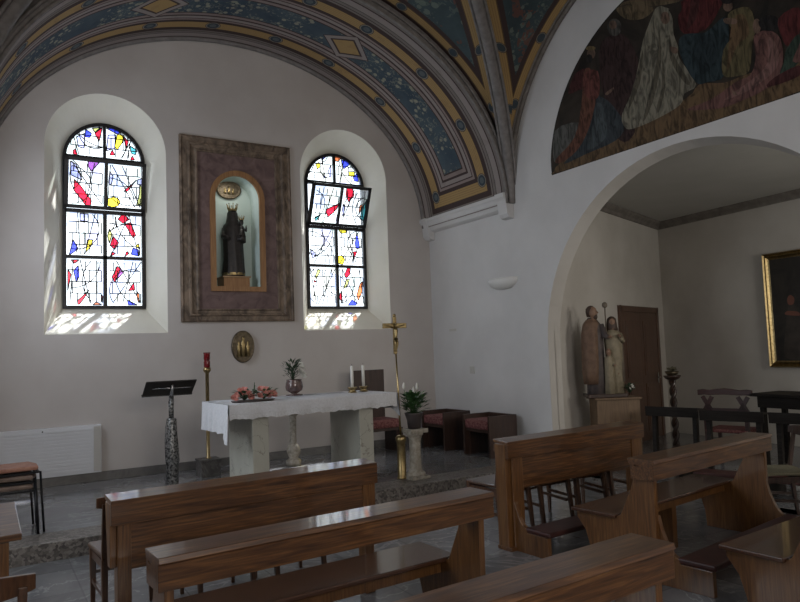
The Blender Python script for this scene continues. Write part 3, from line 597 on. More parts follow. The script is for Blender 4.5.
for n_, (co, ho, cx, hw, tilt) in WINS.items():
    rnd = random.Random(n_*5+1); zs = 4.885-hw
    w = bpy.data.objects.new('window_%d' % n_, None); C.objects.link(w); struct(w)
    mb = MB(); o = arc_loop(cx, hw+.01, 2.355, zs, 32); i_ = arc_loop(cx, hw-.035, 2.395, zs, 32)
    for yy in (9.88, 9.94): mb.flat(o, [i_], yz(yy))
    for L in (o, i_): mb.loft([[Vector((x, 9.88, z)) for x, z in L], [Vector((x, 9.94, z)) for x, z in L]], cap=False)
    x0, x1 = cx-hw+.03, cx+hw-.03; T = [2.39, 3.045, 3.69, 4.39]
    mb.box((cx-.024, 9.885, 2.38), (cx+.024, 9.935, T[2])); mb.box((cx-.02, 9.885, T[3]), (cx+.02, 9.935, zs+hw-.01))
    mb.box((x0, 9.885, T[1]-.022), (x1, 9.935, T[1]+.022)); mb.box((x0-.01, 9.88, T[2]-.05), (x1+.01, 9.935, T[2]+.0)); mb.box((x0-.01, 9.88, T[3]-.03), (x1+.01, 9.94, T[3]+.03))
    mb.build('window_frame', ['iron'], w)
    for k in range(2):
        for xa, xb in ((x0, cx-.02), (cx+.02, x1)): panel(w, n_, xa, xb, T[k]+.015, T[k+1]-.02, 9.91, 0, None, rnd)
    panel(w, n_, cx-hw+.01, cx, T[3]+.02, 5, 9.91, 0, (cx, T[3]+.01, hw-.02), rnd); panel(w, n_, cx, cx+hw-.01, T[3]+.02, 5, 9.91, 0, (cx, T[3]+.01, hw-.02), rnd)
    # tilting sash, hinged at its foot
    mb = MB(); h = T[3]-T[2]-.03; sx0, sx1 = cx-hw+.0, cx+hw-.0
    mb.box((sx0, -.02, 0), (sx0+.05, .02, h)); mb.box((sx1-.05, -.02, 0), (sx1, .02, h)); mb.box((sx0, -.02, 0), (sx1, .02, .05)); mb.box((sx0, -.02, h-.045), (sx1, .02, h)); mb.box((cx-.022, -.018, 0), (cx+.022, .018, h))
    sash = mb.build('sash', ['iron'], w, loc=(0, 9.86, T[2]), rot=(math.atan(tilt/h), 0, 0))
    for xa, xb in ((sx0+.045, cx-.02), (cx+.02, sx1-.045)): panel(sash, n_, xa, xb, T[2]+.045, T[2]+h-.04, 0, T[2], None, rnd)

# ================================================================ on the altar wall
t = thing('niche_surround', 'large mottled brown and purple rectangular surround framing the statue niche on the altar wall', 'frame', (3.12, YB, 2.14))
mb = MB(); A = [(-.82, 0), (.825, 0), (.815, 2.617), (-.82, 2.617)]; B = [(-.565, .185), (.58, .185), (.57, 2.40), (-.57, 2.40)]
def fr(y): return lambda x, z: (x, y, z)
def frame_ring(mb, A, B, ya, yb, k=0):
    for i in range(4): mb.poly([(A[i][0], ya, A[i][1]), (A[(i+1) % 4][0], ya, A[(i+1) % 4][1]), (B[(i+1) % 4][0], yb, B[(i+1) % 4][1]), (B[i][0], yb, B[i][1])], k)
def lerp(k): return [(a[0]+(b[0]-a[0])*k, a[1]+(b[1]-a[1])*k) for a, b in zip(A, B)]
seq = [(0, 0), (0, -.035), (.10, -.045), (.16, -.03), (.42, -.03), (.48, -.055), (.56, -.055), (.64, -.025), (.84, -.025), (.90, -.04), (.97, -.04), (1, -.012)]
for (k0, y0), (k1, y1) in zip(seq, seq[1:]): frame_ring(mb, lerp(k0), lerp(k1), y0, y1)
mb.build('frame_moulding', ['frame_outer'], t)
hol = [(x-3.12, z-2.14) for x, z in arc_loop(3.115, .325, 2.64, 3.915, 24)]
mb = MB(); mb.flat(B, [hol], fr(-.012)); mb.build('inner_panel', ['frame_inner'], t)
mb = MB(); ho2 = [(x-3.12, z-2.14) for x, z in arc_loop(3.115, .40, 2.57, 3.915, 24)]
for yy in (-.05,): mb.flat(ho2, [hol], fr(yy))
for L, y1 in ((ho2, -.012), (hol, .0)): mb.loft([[Vector((x, -.05, z)) for x, z in L], [Vector((x, y1, z)) for x, z in L]], cap=False)
mb.build('arched_border', ['trim_wood'], t)
t = thing('relief_medallion', 'small oval gilt relief high on the pale back of the niche above the black statue', 'medallion', (3.10, 9.83, 4.12))
mb = MB(); mb.loft([[Vector((.19*s*math.cos(2*PI*i/28), y, .145*s*math.sin(2*PI*i/28))) for i in range(28)] for s, y in ((1, .02), (1, -.01), (.9, -.025), (.82, -.012))], smooth=True); mb.build('medallion_disc', ['bronze'], t)
mb = MB()
for dx, s in ((-.06, .8), (0, 1), (.06, .8)):
    mb.lathe([(.004, 0), (.026*s, .004), (.022*s, .06*s), (.012*s, .075*s), (.016*s, .09*s), (.012*s, .105*s), (.003, .115*s)], (dx, -.018, -.07), 10, sy=.5)
mb.build('relief_figure', ['old_gold'], t)
t = thing('relief_medallion', 'oval bronze relief plaque hung on the altar wall below the niche surround', 'plaque', (3.155, YB-.02, 1.785))
mb = MB(); mb.loft([[Vector((.165*s*math.cos(2*PI*i/32), y, .228*s*math.sin(2*PI*i/32))) for i in range(32)] for s, y in ((1, .02), (1, -.015), (.93, -.032), (.86, -.015))], smooth=True); mb.build('plaque_disc', ['bronze'], t)
mb = MB()
for dx, s in ((-.065, .85), (.0, 1.1), (.065, .85)):
    mb.lathe([(.006, 0), (.036*s, .01), (.028*s, .12*s), (.036*s, .17*s), (.014*s, .2*s), (.022*s, .225*s), (.016*s, .25*s), (.004, .262*s)], (dx, -.022, -.145), 10, sy=.45)
mb.build('relief_figure', ['old_gold'], t)

nl = bpy.data.lights.new('niche_spot', 'AREA'); nl.shape = 'DISK'; nl.size = .12; nl.energy = 1.0; nl.color = (1, .97, .9)
no = bpy.data.objects.new('niche_spot', nl); C.objects.link(no); no.location = (3.115, 9.56, 4.17); no.rotation_euler = (math.radians(12), 0, 0)
# ================================================================ statues
def ring(cx, cy, z, rx, ry, n=36, fold=0, nf=9, ph=0):
    return [Vector((cx+rx*math.cos(2*PI*j/n)*(1+fold*math.cos(nf*2*PI*j/n+ph)), cy+ry*math.sin(2*PI*j/n)*(1+fold*math.cos(nf*2*PI*j/n+ph)), z)) for j in range(n)]
def robe(mb, prof, fold=.07, nf=9, k=None):
    R = []
    for i, (z, rx, ry, cx, cy) in enumerate(prof):
        f = fold*max(0, 1-z/prof[-1][0])**.6; R.append(ring(cx, cy, z, rx, ry, 40, f, nf, z*3.5))
    mb.loft(R, smooth=True, k=k)
def hand(mb, c, d, r):
    """palm, four unequal curled fingers and a thumb"""
    c, d = Vector(c), Vector(d).normalized(); s = d.cross(Vector((0, 0, 1)))
    s = s.normalized() if s.length > .1 else Vector((1, 0, 0)); u = s.cross(d)
    mb.tube([c, c+d*r*1.6], [r*.55, r*.75], 8, flat=.6)
    for i, l in enumerate((1.1, 1.3, 1.2, .9)):
        b_ = c+d*r*1.5+s*r*(i-1.5)*.42
        mb.tube([b_, b_+d*r*l*.5, b_+d*r*l*.8-u*r*.35], [r*.2, r*.18, r*.13], 6)
    b_ = c+d*r*.5+s*r*.6; mb.tube([b_, b_+s*r*.6+d*r*.4, b_+s*r*.6+d*r*.9], [r*.24, r*.2, r*.15], 6)
def head_mb(c, r, yaw=0):
    mb = MB(); c = Vector(c)
    mb.ball(c, r, .78, .88, 1.08, 16)
    f = Vector((math.sin(yaw), -math.cos(yaw), 0)); s = Vector((math.cos(yaw), math.sin(yaw), 0))
    mb.tube([c+f*r*.80+Vector((0, 0, r*.18)), c+f*r*1.0-Vector((0, 0, r*.14)), c+f*r*.8-Vector((0, 0, r*.2))], [r*.08, r*.15, r*.08], 7)
    mb.tube([c+f*r*.76+s*r*.2-Vector((0, 0, r*.42)), c+f*r*.84-Vector((0, 0, r*.42)), c+f*r*.76-s*r*.2-Vector((0, 0, r*.42))], [r*.04, r*.08, r*.04], 6)
    for g in (-1, 1):
        mb.ball(c+f*r*.72+s*r*.28*g+Vector((0, 0, r*.08)), r*.13, 1, 1, .7, 8)
        mb.ball(c+s*r*.78*g-Vector((0, 0, r*.03)), r*.17, .5, .8, 1.3, 8)
    mb.ball(c+f*r*.35-Vector((0, 0, r*.7)), r*.42, 1, 1, .8, 10)
    mb.tube([c-Vector((0, 0, r*.7)), c-Vector((0, 0, r*1.7))], [r*.42, r*.55], 10)
    return mb
# black Madonna and child
t = thing('madonna_statue', 'black robed Madonna statue with golden crowns standing on a small box in the niche', 'statue', (3.10, 9.67, 2.80), -.15)
mb = head_mb((0, 0, .90), .068); hand(mb, (.06, -.12, .56), (.3, -.6, .4), .028); mb.tube([(0, 0, .80), (0, 0, .2)], [.06, .09], 12); mb.build('body', ['ebony'], t)
mb = MB(); robe(mb, [(0, .155, .12, 0, 0), (.05, .16, .125, 0, 0), (.25, .145, .115, .005, 0), (.45, .14, .105, .0, 0), (.58, .15, .10, -.0, 0), (.68, .155, .095, 0, 0), (.75, .13, .085, 0, 0), (.80, .085, .07, 0, 0), (.84, .07, .06, 0, .005)])
for g in (-1, 1): mb.tube([(.11*g, 0, .70), (.13*g, -.03, .58), (.07*g, -.12, .54)], [.045, .045, .03], 12)
mb.build('robe', ['ebony'], t)
mb = MB(); mb.loft([ring(0, .015, z, rx, ry, 30) for z, rx, ry in ((.70, .14, .085), (.78, .10, .085), (.86, .082, .08), (.93, .076, .078), (.98, .05, .055), (1.0, .012, .012))], smooth=True); mb.build('veil', ['ebony'], t)
def crown(c, r, h, par):
    mb = MB(); mb.lathe([(r*.85, 0), (r, 0), (r, h*.28), (r*.85, h*.28)], c, 20)
    for i in range(8):
        a = 2*PI*i/8; b_ = Vector(c)+Vector((r*.95*math.cos(a), r*.95*math.sin(a), h*.2)); e = Vector(c)+Vector((r*1.3*math.cos(a), r*1.3*math.sin(a), h))
        mb.tube([b_, e], [r*.16, r*.05], 5); mb.ball(e, r*.13, n=6)
    return mb.build('crown', ['old_gold'], par)
crown((0, 0, .965), .062, .10, t)
mb = head_mb((.115, -.06, .79), .042, .3); mb.tube([(.115, -.06, .73), (.12, -.08, .58), (.11, -.10, .50)], [.035, .055, .06], 12); mb.tube([(.14, -.09, .70), (.17, -.13, .66), (.165, -.17, .70)], [.02, .018, .012], 8); hand(mb, (.165, -.17, .70), (0, -.3, .8), .012); mb.build('child', ['ebony'], t)
crown((.115, -.06, .825), .036, .06, t)
mb = MB(); mb.loft([ring(0, 0, z, .165, .13, 36) for z in (.02, .055)]); mb.build('gilt_band', ['old_gold'], t)
t = thing('statue_plinth', 'small orange brown wooden box under the black statue inside the niche', 'plinth', (3.10, 9.67, 2.64))
mb = MB(); mb.box((-.19, -.15, 0), (.19, .15, .135)); mb.build('box', ['trim_wood'], t, bevel=.006)
mb = MB(); mb.box((-.205, -.165, .135), (.205, .165, .157)); mb.build('top_board', ['light_wood'], t, bevel=.004)

# ================================================================ mural
PC = {'tan': (.14, .10, .055), 'stone': (.10, .098, .088), 'ochre': (.13, .078, .035), 'darkred': (.060, .012, .011), 'maroon': (.038, .016, .014), 'greybeard': (.085, .078, .068), 'skin': (.16, .10, .07), 'bluegrey': (.035, .044, .050), 'steel': (.062, .075, .080), 'orange': (.13, .050, .028), 'pinkred': (.14, .042, .032), 'gold': (.16, .115, .05), 'darkhair': (.014, .011, .010), 'cream': (.215, .195, .145), 'fold': (.105, .090, .062), 'red': (.090, .012, .012), 'teal': (.018, .034, .040), 'deepteal': (.011, .022, .027), 'olive': (.110, .088, .038), 'rose': (.15, .068, .058), 'palerose': (.20, .105, .09), 'green': (.026, .048, .032)}
pn = list(PC); pm = [mat('mural_dark', (.016, .014, .012), (.042, .033, .025), 2.2, .7, dist=1.5, spec=.2)]
for k_ in pn:
    c = PC[k_]; pm.append(mat('mural_'+k_, tuple(v*.32+.004 for v in c), tuple(v*.95+.012 for v in c), 5.5, .7, dist=1.9, lo=.36, hi=.60, spec=.2, stretch=(1, 2.3, .75)))
t = thing('mural', 'large dark half-round religious mural of kneeling robed figures above the side arch', 'mural', (XR, 4.66, 3.89))
mb = MB(); half = [(1.9*math.cos(PI*i/48), 1.9*math.sin(PI*i/48)-.04) for i in range(49)]; half = [(max(-1.88, min(1.88, y)), max(0, z)) for y, z in half]
lun = [(1.875, 0)] + [(y, z) for y, z in half if z > .02] + [(-1.875, 0)]
mb.flat(lun, [], lambda y, z: (-.006, y, z), 0); mb.loft([[Vector((x, y, z)) for y, z in lun] for x in (0, -.006)], cap=False, k=0)
li = 0
for c, poly in MURAL:
    li += 1
    q = [(p[0]-4.66, p[1]-3.89) for p in poly]; q = [p for p in smooth2d(q, 3)]
    q2 = []
    for p in q:
        y, z = p[0], max(p[1], .004); r = math.hypot(y, z+.04)
        if r > 1.885: y, z = y*1.885/r, (z+.04)*1.885/r-.04
        z = max(z, .004); q2.append((y, z))
    o2 = []
    for p in q2:
        if not o2 or math.hypot(p[0]-o2[-1][0], p[1]-o2[-1][1]) > .004: o2.append(p)
    try: mb.flat(o2, [], lambda y, z, li=li: (-.0065-.0003*li, y, z), 1+pn.index(c))
    except Exception: pass
# the part of the mural beyond the frame of the photograph: more robed figures, mirrored in rhythm
for cy, h, c in ((-1.6, .75, 'rose'),):
    li += 1; q = smooth2d([(cy-.25, .3), (cy+.25, .28), (cy+.2, h*.6), (cy+.08, h), (cy-.1, h), (cy-.22, h*.6)], 4)
    if cy < -.2: mb.flat([(p[0], p[1]) for p in q], [], lambda y, z, li=li: (-.0065-.0003*li, y, z), 1+pn.index(c))
mb.build('painted_surface', pm, t)

# ================================================================ right wall fittings
t = thing('wall_uplighter', 'white half-bowl uplighter mounted on the right wall beside the arch', 'lamp', (XR, 7.61, 2.47))
mb = MB(); R = []
for i in range(9):
    a = PI/2*i/8; r = .295*math.cos(a)**.75 if i < 8 else .02; z = .155-.155*math.sin(a)
    R.append([Vector((-r*.62*math.sin(PI*j/16), r*math.cos(PI*j/16), z)) for j in range(17)])
R2 = [[Vector((p.x*.93, p.y*.95, p.z+.008)) for p in r] for r in R]
mb.loft(R, closed=False, cap=False, smooth=True); mb.loft(R2, closed=False, cap=False, smooth=True); mb.loft([R[0], [Vector((p.x, p.y, .155)) for p in R2[0]]], closed=False, cap=False)
mb.build('lamp_bowl', ['lamp_plaster'], t)
mb = MB(); mb.box((-.012, -.05, .02), (0, .05, .12)); mb.build('wall_plate', ['switch'], t)
mb = MB(); mb.box((-.01, -.055, -.055), (0, .055, .055)); mb.box((-.014, -.03, -.03), (-.01, .03, .03)); tag(mb.build('wall_socket_cover', ['switch'], loc=(XR, 8.456, 1.31), bevel=.003), 'small square beige cover plate on the right wall behind the altar seats', 'switch')
mb = MB(); mb.box((-.01, -.09, -.02), (0, .09, .02)); tag(mb.build('wall_plate', ['switch'], loc=(XR, 8.92, 1.945), bevel=.003), 'small narrow grey plate on the right wall near the altar corner', 'plate')
# radiator cover
t = thing('radiator_cover', 'long low white slatted radiator cover on the left of the altar wall', 'radiator', (0, YB, .27))
mb = MB(); mb.box((-.17, -.10, 0), (1.28, -.0, .59)); mb.build('casing', ['radiator'], t, bevel=.006)
mb = MB()
for i in range(13): mb.box((-.15, -.108, .04+i*.041), (1.17, -.098, .064+i*.041))
sf = mb.build('slatted_front', ['radiator'], t)
mb = MB(); mb.box((1.19, -.106, .02), (1.27, -.098, .57)); mb.build('end_panel', ['switch'], t)
mb = MB(); mb.tube([(.62, -.11, .555), (.62, -.125, .555)], .009, 8); mb.build('knob', ['black_metal'], sf)

# ================================================================ altar group
AR = .025
t = thing('altar_table', 'pale marble altar table with slab legs standing in the chancel', 'altar', (2.14, 6.86, .15), AR)
mb = MB(); mb.box((0, .02, .90), (1.98, .86, 1.005)); mb.build('tabletop', ['altar_marble'], t, bevel=.005)
for x0, x1 in ((.25, .43), (1.52, 1.70)):
    mb = MB(); mb.box((x0, .06, 0), (x1, .80, .90)); mb.build('leg', ['altar_marble'], t, bevel=.006)
t = thing('altar_cloth', 'white linen altar cloth with lace edge draped over the marble altar', 'cloth', (2.14, 6.86, .15), AR)
mb = MB(); NX, e = 60, .012
R = []
def hem(x): return .865+.006*math.sin(x*21)+.004*math.sin(x*47)
for i in range(NX+1):
    x = -.012+2.004*i/NX
    w = .006*math.sin(x*23)
    R.append([Vector(p) for p in ((x, -.004+w, hem(x)), (x, -.002+w*.6, .93), (x, 0, 1.0), (x, .006, 1.012), (x, .874, 1.012), (x, .882, 1.0), (x, .882, .84))])
mb.loft(R, closed=False, cap=False, smooth=True)
# left fall with its long corner, right fall shorter
for sg, X0, dmin, dl in ((-1, -.012, .30, .10), (1, 1.992, .19, .10)):
    R = []
    for i in range(41):
        v = i/40; y = .0+.88*v
        dep = dmin+dl*max(0, 1-v*6)+.005*math.sin(v*25)
        wv = .016*math.sin(v*30)+.008*math.sin(v*71)
        R.append([Vector((X0+sg*(.012+(wv+.02)*k), y-.012*k*(1 if v < .02 else 0), 1.012-dep*k if k else 1.012)) for k in (0, .12, .4, .7, 1)])
    mb.loft(R, closed=False, cap=False, smooth=True)
mb.build('linen', ['linen'], t)
mb = MB(); R = []
for i in range(NX+1):
    x = -.01+2.0*i/NX; R.append([Vector((x, -.012+.006*math.sin(x*23), hem(x)-.012+.01*abs(math.sin(x*40)))), Vector((x, -.010+.005*math.sin(x*23), hem(x)+.05))])
mb.loft(R, closed=False, cap=False); mb.build('lace_border', ['lace'], t)
# things on the altar (top at z 1.162)
ZT = 1.164
def on_altar(u, v): return (2.14+u*math.cos(AR)-v*math.sin(AR), 6.86+u*math.sin(AR)+v*math.cos(AR), ZT)
def blossom(par, c, r, m='pink_petal'):
    mb = MB(); c = Vector(c); n = Vector((random.uniform(-.5, .5), -.7, .7)).normalized()
    for ringn, (rr, lift, cnt) in enumerate(((1, 0, 6), (.65, .3, 5), (.35, .5, 3))):
        for i in range(cnt):
            a = 2*PI*i/cnt+ringn*.5; d = n.cross(Vector((math.cos(a), .3, math.sin(a)))).normalized()
            s = d.cross(n)
            mb.loft([[c+n*r*(lift-.2), c+n*r*(lift-.2)+s*.001], [c+d*r*rr*.6+s*r*.4*rr+n*r*lift, c+d*r*rr*.6-s*r*.4*rr+n*r*lift], [c+d*r*rr+s*r*.28*rr+n*r*(lift+.15), c+d*r*rr-s*r*.28*rr+n*r*(lift+.15)]], closed=False, cap=False)
    mb.build('blossom', [m], par)
def leafy(par, c, rad, h, n, size, m='leaf', name='foliage', seed=1, up=.5):
    rnd = random.Random(seed); mb = MB(); c = Vector(c)
    for i in range(n):
        a = rnd.uniform(0, 2*PI); rr = rad*math.sqrt(rnd.random()); tip = c+Vector((rr*math.cos(a), rr*math.sin(a), h*rnd.uniform(.25, 1)))
        d = (tip-c).normalized(); d = (d+Vector((math.cos(a), math.sin(a), up*rnd.uniform(-.5, 1)))*.7).normalized()
        s = d.cross(Vector((0, 0, 1)))
        if s.length < .05: s = Vector((1, 0, 0))
        s.normalize(); L = size*rnd.uniform(.7, 1.3); nn = s.cross(d)
        b0 = tip-d*L*.3
        if i % 2 == 0: mb.tube([c, (c+b0)/2+Vector((0, 0, .01)), b0], .002, 4)
        mb.loft([[b0, b0+s*.001], [b0+d*L*.4-s*L*.22+nn*L*.08, b0+d*L*.4+s*L*.22+nn*L*.08], [b0+d*L*.75-s*L*.15, b0+d*L*.75+s*L*.15], [b0+d*L-nn*L*.12, b0+d*L-nn*L*.12+s*.001]], closed=False, cap=False)
    return mb.build(name, [m], par)
t = thing('rose_arrangement', 'low arrangement of pink roses lying on the left end of the altar', 'flowers', on_altar(.34, .26), AR)
mb = MB(); mb.lathe([(.01, 0), (.12, 0), (.13, .015), (.11, .02), (.01, .018)], (0, 0, 0), 20, sx=1.9); mb.build('dish', ['dark_pot'], t)
leafy(t, (-.10, 0, .02), .15, .10, 60, .07, 'dark_leaf', seed=3); leafy(t, (.12, 0, .02), .15, .10, 60, .07, 'leaf', seed=4)
mb = MB()
for p in ((.02, 0, .2), (.03, .02, .17)): mb.tube([(0, 0, .02), p], .004, 5)
mb.build('stem', ['leaf'], t)
for p in [(-.21, -.05, .05), (-.17, 0, .08), (-.13, -.04, .10), (-.09, .02, .13), (-.06, -.05, .09), (-.12, .05, .12), (-.03, -.04, .05), (.06, -.06, .06), (.09, 0, .13), (.12, -.05, .10), (.15, .02, .12), (.18, -.04, .08), (.22, -.05, .06), (.24, 0, .08), (.20, .05, .05), (-.19, .05, .05)]:
    blossom(t, p, .039)
t = thing('flower_vase', 'round dark glass vase of greenery and white flowers at the back of the altar', 'vase', on_altar(1.03, .74))
mb = MB(); mb.lathe([(.10, 0), (.10, .012), (.03, .02), (.045, .03), (.095, .06), (.105, .10), (.098, .15), (.088, .175), (.094, .19), (.085, .19), (.075, .16), (.085, .10), (.02, .04)], (0, 0, 0), 24); mb.build('vase_bowl', ['glass_vase'], t)
leafy(t, (-.02, 0, .17), .12, .24, 80, .06, 'dark_leaf', seed=8, up=1)
for p in [(.08, -.05, .27), (.10, -.03, .32), (.07, -.06, .36), (.11, -.04, .23), (.05, -.07, .30)]: blossom(t, p, .044, 'white_petal')
for (u, v), lab in (((1.68, .50), 'white altar candle in a brass holder, the left one of the pair'), ((1.87, .56), 'white altar candle in a brass holder, nearer the hanging cloth end')):
    t = thing('altar_candle', lab, 'candle', on_altar(u, v), 0, 'altar candles')
    mb = MB(); mb.lathe([(.035, 0), (.055, .004), (.05, .012), (.035, .02), (.045, .04), (.058, .06), (.060, .066), (.05, .062), (.022, .045), (.01, .045)], (0, 0, 0), 20); mb.build('holder', ['old_gold'], t)
    mb = MB(); mb.lathe([(.018, .045), (.019, .315), (.017, .32), (.004, .317)], (0, 0, 0), 16); cs = mb.build('candle_stick', ['wax'], t)
    mb = MB(); mb.tube([(0, 0, .317), (.002, 0, .337), (-.002, 0, .345)], .0025, 5); mb.build('wick', ['flame_wick'], cs)
# lectern
t = thing('lectern', 'slender pewter lectern with a sloping dark book rest left of the altar', 'lectern', (1.91, 8.40, .15))
mb = MB(); mb.lathe([(.068, 0), (.072, .03), (.068, .25), (.086, .30), (.088, .45), (.072, .62), (.056, .78), (.048, .80), (.02, .80)], (0, 0, 0), 7, f=lambda t_, z: 1+.12*math.sin(3*t_+z*9)); mb.build('carved_pillar', ['pewter'], t)
mb = MB(); mb.tube([(0, 0, .79), (0, 0, 1.06)], .028, 10); mb.tube([(-.02, -.01, .79), (-.025, -.01, 1.0)], .012, 6); mb.build('neck', ['pewter'], t)
mb = MB(); mb.tube([(0, -.0, 1.04), (0, -.04, 1.12), (0, -.07, 1.20)], [.024, .02, .012], 10); mb.tube([(-.22, -.03, 1.155), (.22, -.03, 1.155)], .008, 8); mb.build('bracket', ['chrome'], t)
mb = MB(); mb.box((-.29, -.006, -.15), (.29, .008, .15)); mb.build('book_rest', ['dark_plate'], t, bevel=.003, loc=(-.01, .03, 1.155), rot=(math.radians(56), 0, 0))
mb = MB(); mb.box((-.295, -.012, -.165), (.295, .02, -.15)); mb.build('book_lip', ['chrome'], t, loc=(-.01, .03, 1.155), rot=(math.radians(56), 0, 0))
# paschal / sanctuary candle stand
t = thing('sanctuary_lamp_stand', 'tall brass pole with a dark red glass lamp on a stone block', 'lamp stand', (2.47, 8.87, .15))
mb = MB(); mb.box((-.125, -.125, 0), (.125, .125, .21)); mb.box((-.135, -.135, .19), (.135, .135, .215)); mb.build('stone_base', ['grey_stone'], t, bevel=.004)
mb = MB(); mb.lathe([(.035, .21), (.035, .225), (.023, .235), (.023, 1.30), (.035, 1.31), (.048, 1.33), (.045, 1.37), (.02, 1.37)], (0, 0, 0), 16); mb.build('pole', ['brass'], t)
mb = MB(); mb.lathe([(.03, 1.36), (.040, 1.38), (.042, 1.44), (.034, 1.46), (.042, 1.48), (.040, 1.54), (.046, 1.56), (.044, 1.565), (.02, 1.56)], (0, 0, 0), 16); mb.build('glass_lamp', ['ruby_glass'], t)
# baluster stand seen through the altar
t = thing('carved_pedestal', 'carved stone baluster stand seen under the altar between its legs', 'pedestal', (3.62, 8.84, .15))
mb = MB(); mb.lathe([(.10, 0), (.105, .06), (.085, .075), (.06, .10), (.085, .15), (.095, .20), (.07, .27), (.04, .30), (.052, .32), (.045, .36), (.048, .65), (.06, .67), (.10, .70), (.11, .72), (.11, .74), (.02, .74)], (0, 0, 0), 20, f=lambda t_, z: 1+.06*math.sin(5*t_+z*22)); mb.build('carved_shaft', ['carved_stone'], t)
# processional cross
t = thing('processional_cross', 'tall gilt crucifix on a brass pole right of the altar', 'cross', (4.21, 6.98, .15), -.10)
mb = MB(); mb.lathe([(.06, 0), (.06, .02), (.05, .03), (.05, .42), (.062, .44), (.065, .48), (.045, .50), (.02, .51)], (0, 0, 0), 16); mb.build('socket', ['old_gold'], t)
mb = MB(); mb.tube([(0, 0, .48), (-.025, 0, 1.50)], [.013, .010], 10); mb.build('pole', ['brass'], t)
mb = MB(); X0 = -.03
mb.box((X0-.022, -.012, 1.46), (X0+.022, .012, 1.90)); mb.box((X0-.155, -.012, 1.765), (X0+.155, .012, 1.825))
for p in ((X0, 0, 1.915), ): mb.ball(p, .022, n=10)
crs = mb.build('crossbeam', ['old_gold'], t, bevel=.004)
bmf = MB(); Z = 1.80
bmf.tube([(X0, -.03, Z-.02), (X0, -.034, Z-.07), (X0, -.03, Z-.13), (X0, -.032, Z-.17)], [.018, .024, .018, .021], 12, flat=1)
bmf.ball((X0-.004, -.038, Z+.015), .017, .85, .9, 1.1, 10); bmf.tube([(X0, -.03, Z-.02), (X0, -.034, Z+.005)], .008, 8)
bmf.ball((X0-.004, -.053, Z+.012), .004, n=6)
for g in (-1, 1):
    bmf.tube([(X0+.014*g, -.03, Z-.028), (X0+.06*g, -.022, Z-.012), (X0+.115*g, -.018, Z+.002)], [.010, .008, .005], 8)
    hand(bmf, (X0+.115*g, -.018, Z+.002), (g, 0, .1), .007)
    bmf.tube([(X0+.010*g, -.032, Z-.16), (X0+.014*g, -.045, Z-.22), (X0+.004*g, -.028, Z-.29), (X0+.003*g, -.036, Z-.31)], [.014, .011, .007, .005], 8)
bmf.build('corpus', ['old_gold'], crs)
# potted plant on a carved column
t = thing('column_pedestal', 'carved cream stone column carrying the potted peace lily right of the altar', 'pedestal', (4.355, 6.905, .15))
mb = MB(); mb.box((-.125, -.125, 0), (.125, .125, .035)); mb.lathe([(.12, .035), (.115, .06), (.085, .08), (.066, .12), (.062, .16), (.064, .42), (.072, .46), (.09, .49), (.108, .51), (.108, .53), (.09, .535)], (0, 0, 0), 24, f=lambda t_, z: 1+.07*math.sin(4*t_+z*26)); mb.box((-.118, -.118, .53), (.118, .118, .575)); mb.build('column', ['carved_stone'], t, bevel=.004)
t = thing('peace_lily', 'leafy green peace lily with white blooms in a dark pot on the column', 'plant', (4.355, 6.905, .727))
mb = MB(); mb.lathe([(.075, 0), (.085, .10), (.108, .17), (.112, .185), (.10, .185), (.088, .15), (.01, .15)], (0, 0, 0), 20); mb.build('pot', ['dark_pot'], t)
leafy(t, (0, 0, .15), .17, .25, 150, .10, 'leaf', seed=21)
for x, y, z in ((-.135, -.02, .46), (.06, 0, .44), (.045, .05, .40)):
    mb = MB(); mb.tube([(0, 0, .15), (x*.6, y*.6, .3), (x, y, z)], .003, 5); mb.build('flower_stem', ['leaf'], t)
    mb = MB(); mb.loft([[Vector((x-w, y, z+h)), Vector((x, y+w*.8, z+h)), Vector((x+w, y, z+h)), Vector((x, y-w*.2, z+h))] for w, h in ((.003, 0), (.022, .03), (.020, .06), (.003, .095))], smooth=True); mb.build('white_bloom', ['white_petal'], t)

# ================================================================ sanctuary seats
def sanctuary_chair(loc, rz, label, back=0.0):
    t = thing('sanctuary_chair', label, 'chair', loc, rz, 'box-sided chairs of the sanctuary')
    for x0, x1 in ((-.30, -.265), (.265, .30)):
        mb = MB(); mb.box((x0, -.27, 0), (x1, .22, .56)); mb.build('side_panel', ['slab_wood'], t, bevel=.004)
    mb = MB(); mb.box((-.265, .18, .30), (.265, .215, .56+back)); mb.build('backrest', ['slab_wood'], t, bevel=.004)
    mb = MB(); mb.box((-.265, -.24, .33), (.265, .18, .37)); mb.box((-.265, -.20, 0), (-.23, -.16, .33)); mb.box((.23, -.20, 0), (.265, -.16, .33)); mb.build('seat_frame', ['slab_wood'], t)
    mb = MB(); mb.box((-.26, -.27, .37), (.26, .18, .50)); mb.build('cushion', ['red_fabric'], t, bevel=.03)
    return t
sanctuary_chair((6.11, 7.665, .15), -PI/2, 'box-sided dark wooden chair with red patterned cushion at the right wall, nearer the camera')
sanctuary_chair((6.06, 8.66, .15), -PI/2, 'box-sided dark wooden chair with red patterned cushion at the right wall, nearer the altar wall')
t = sanctuary_chair((5.02, 9.02, .15), 0, 'high-backed dark wooden chair with red cushion against the altar wall behind the altar', .66)
for ch in t.children:
    if ch.name.startswith('side_panel'): ch.scale = (1, 1, .66)

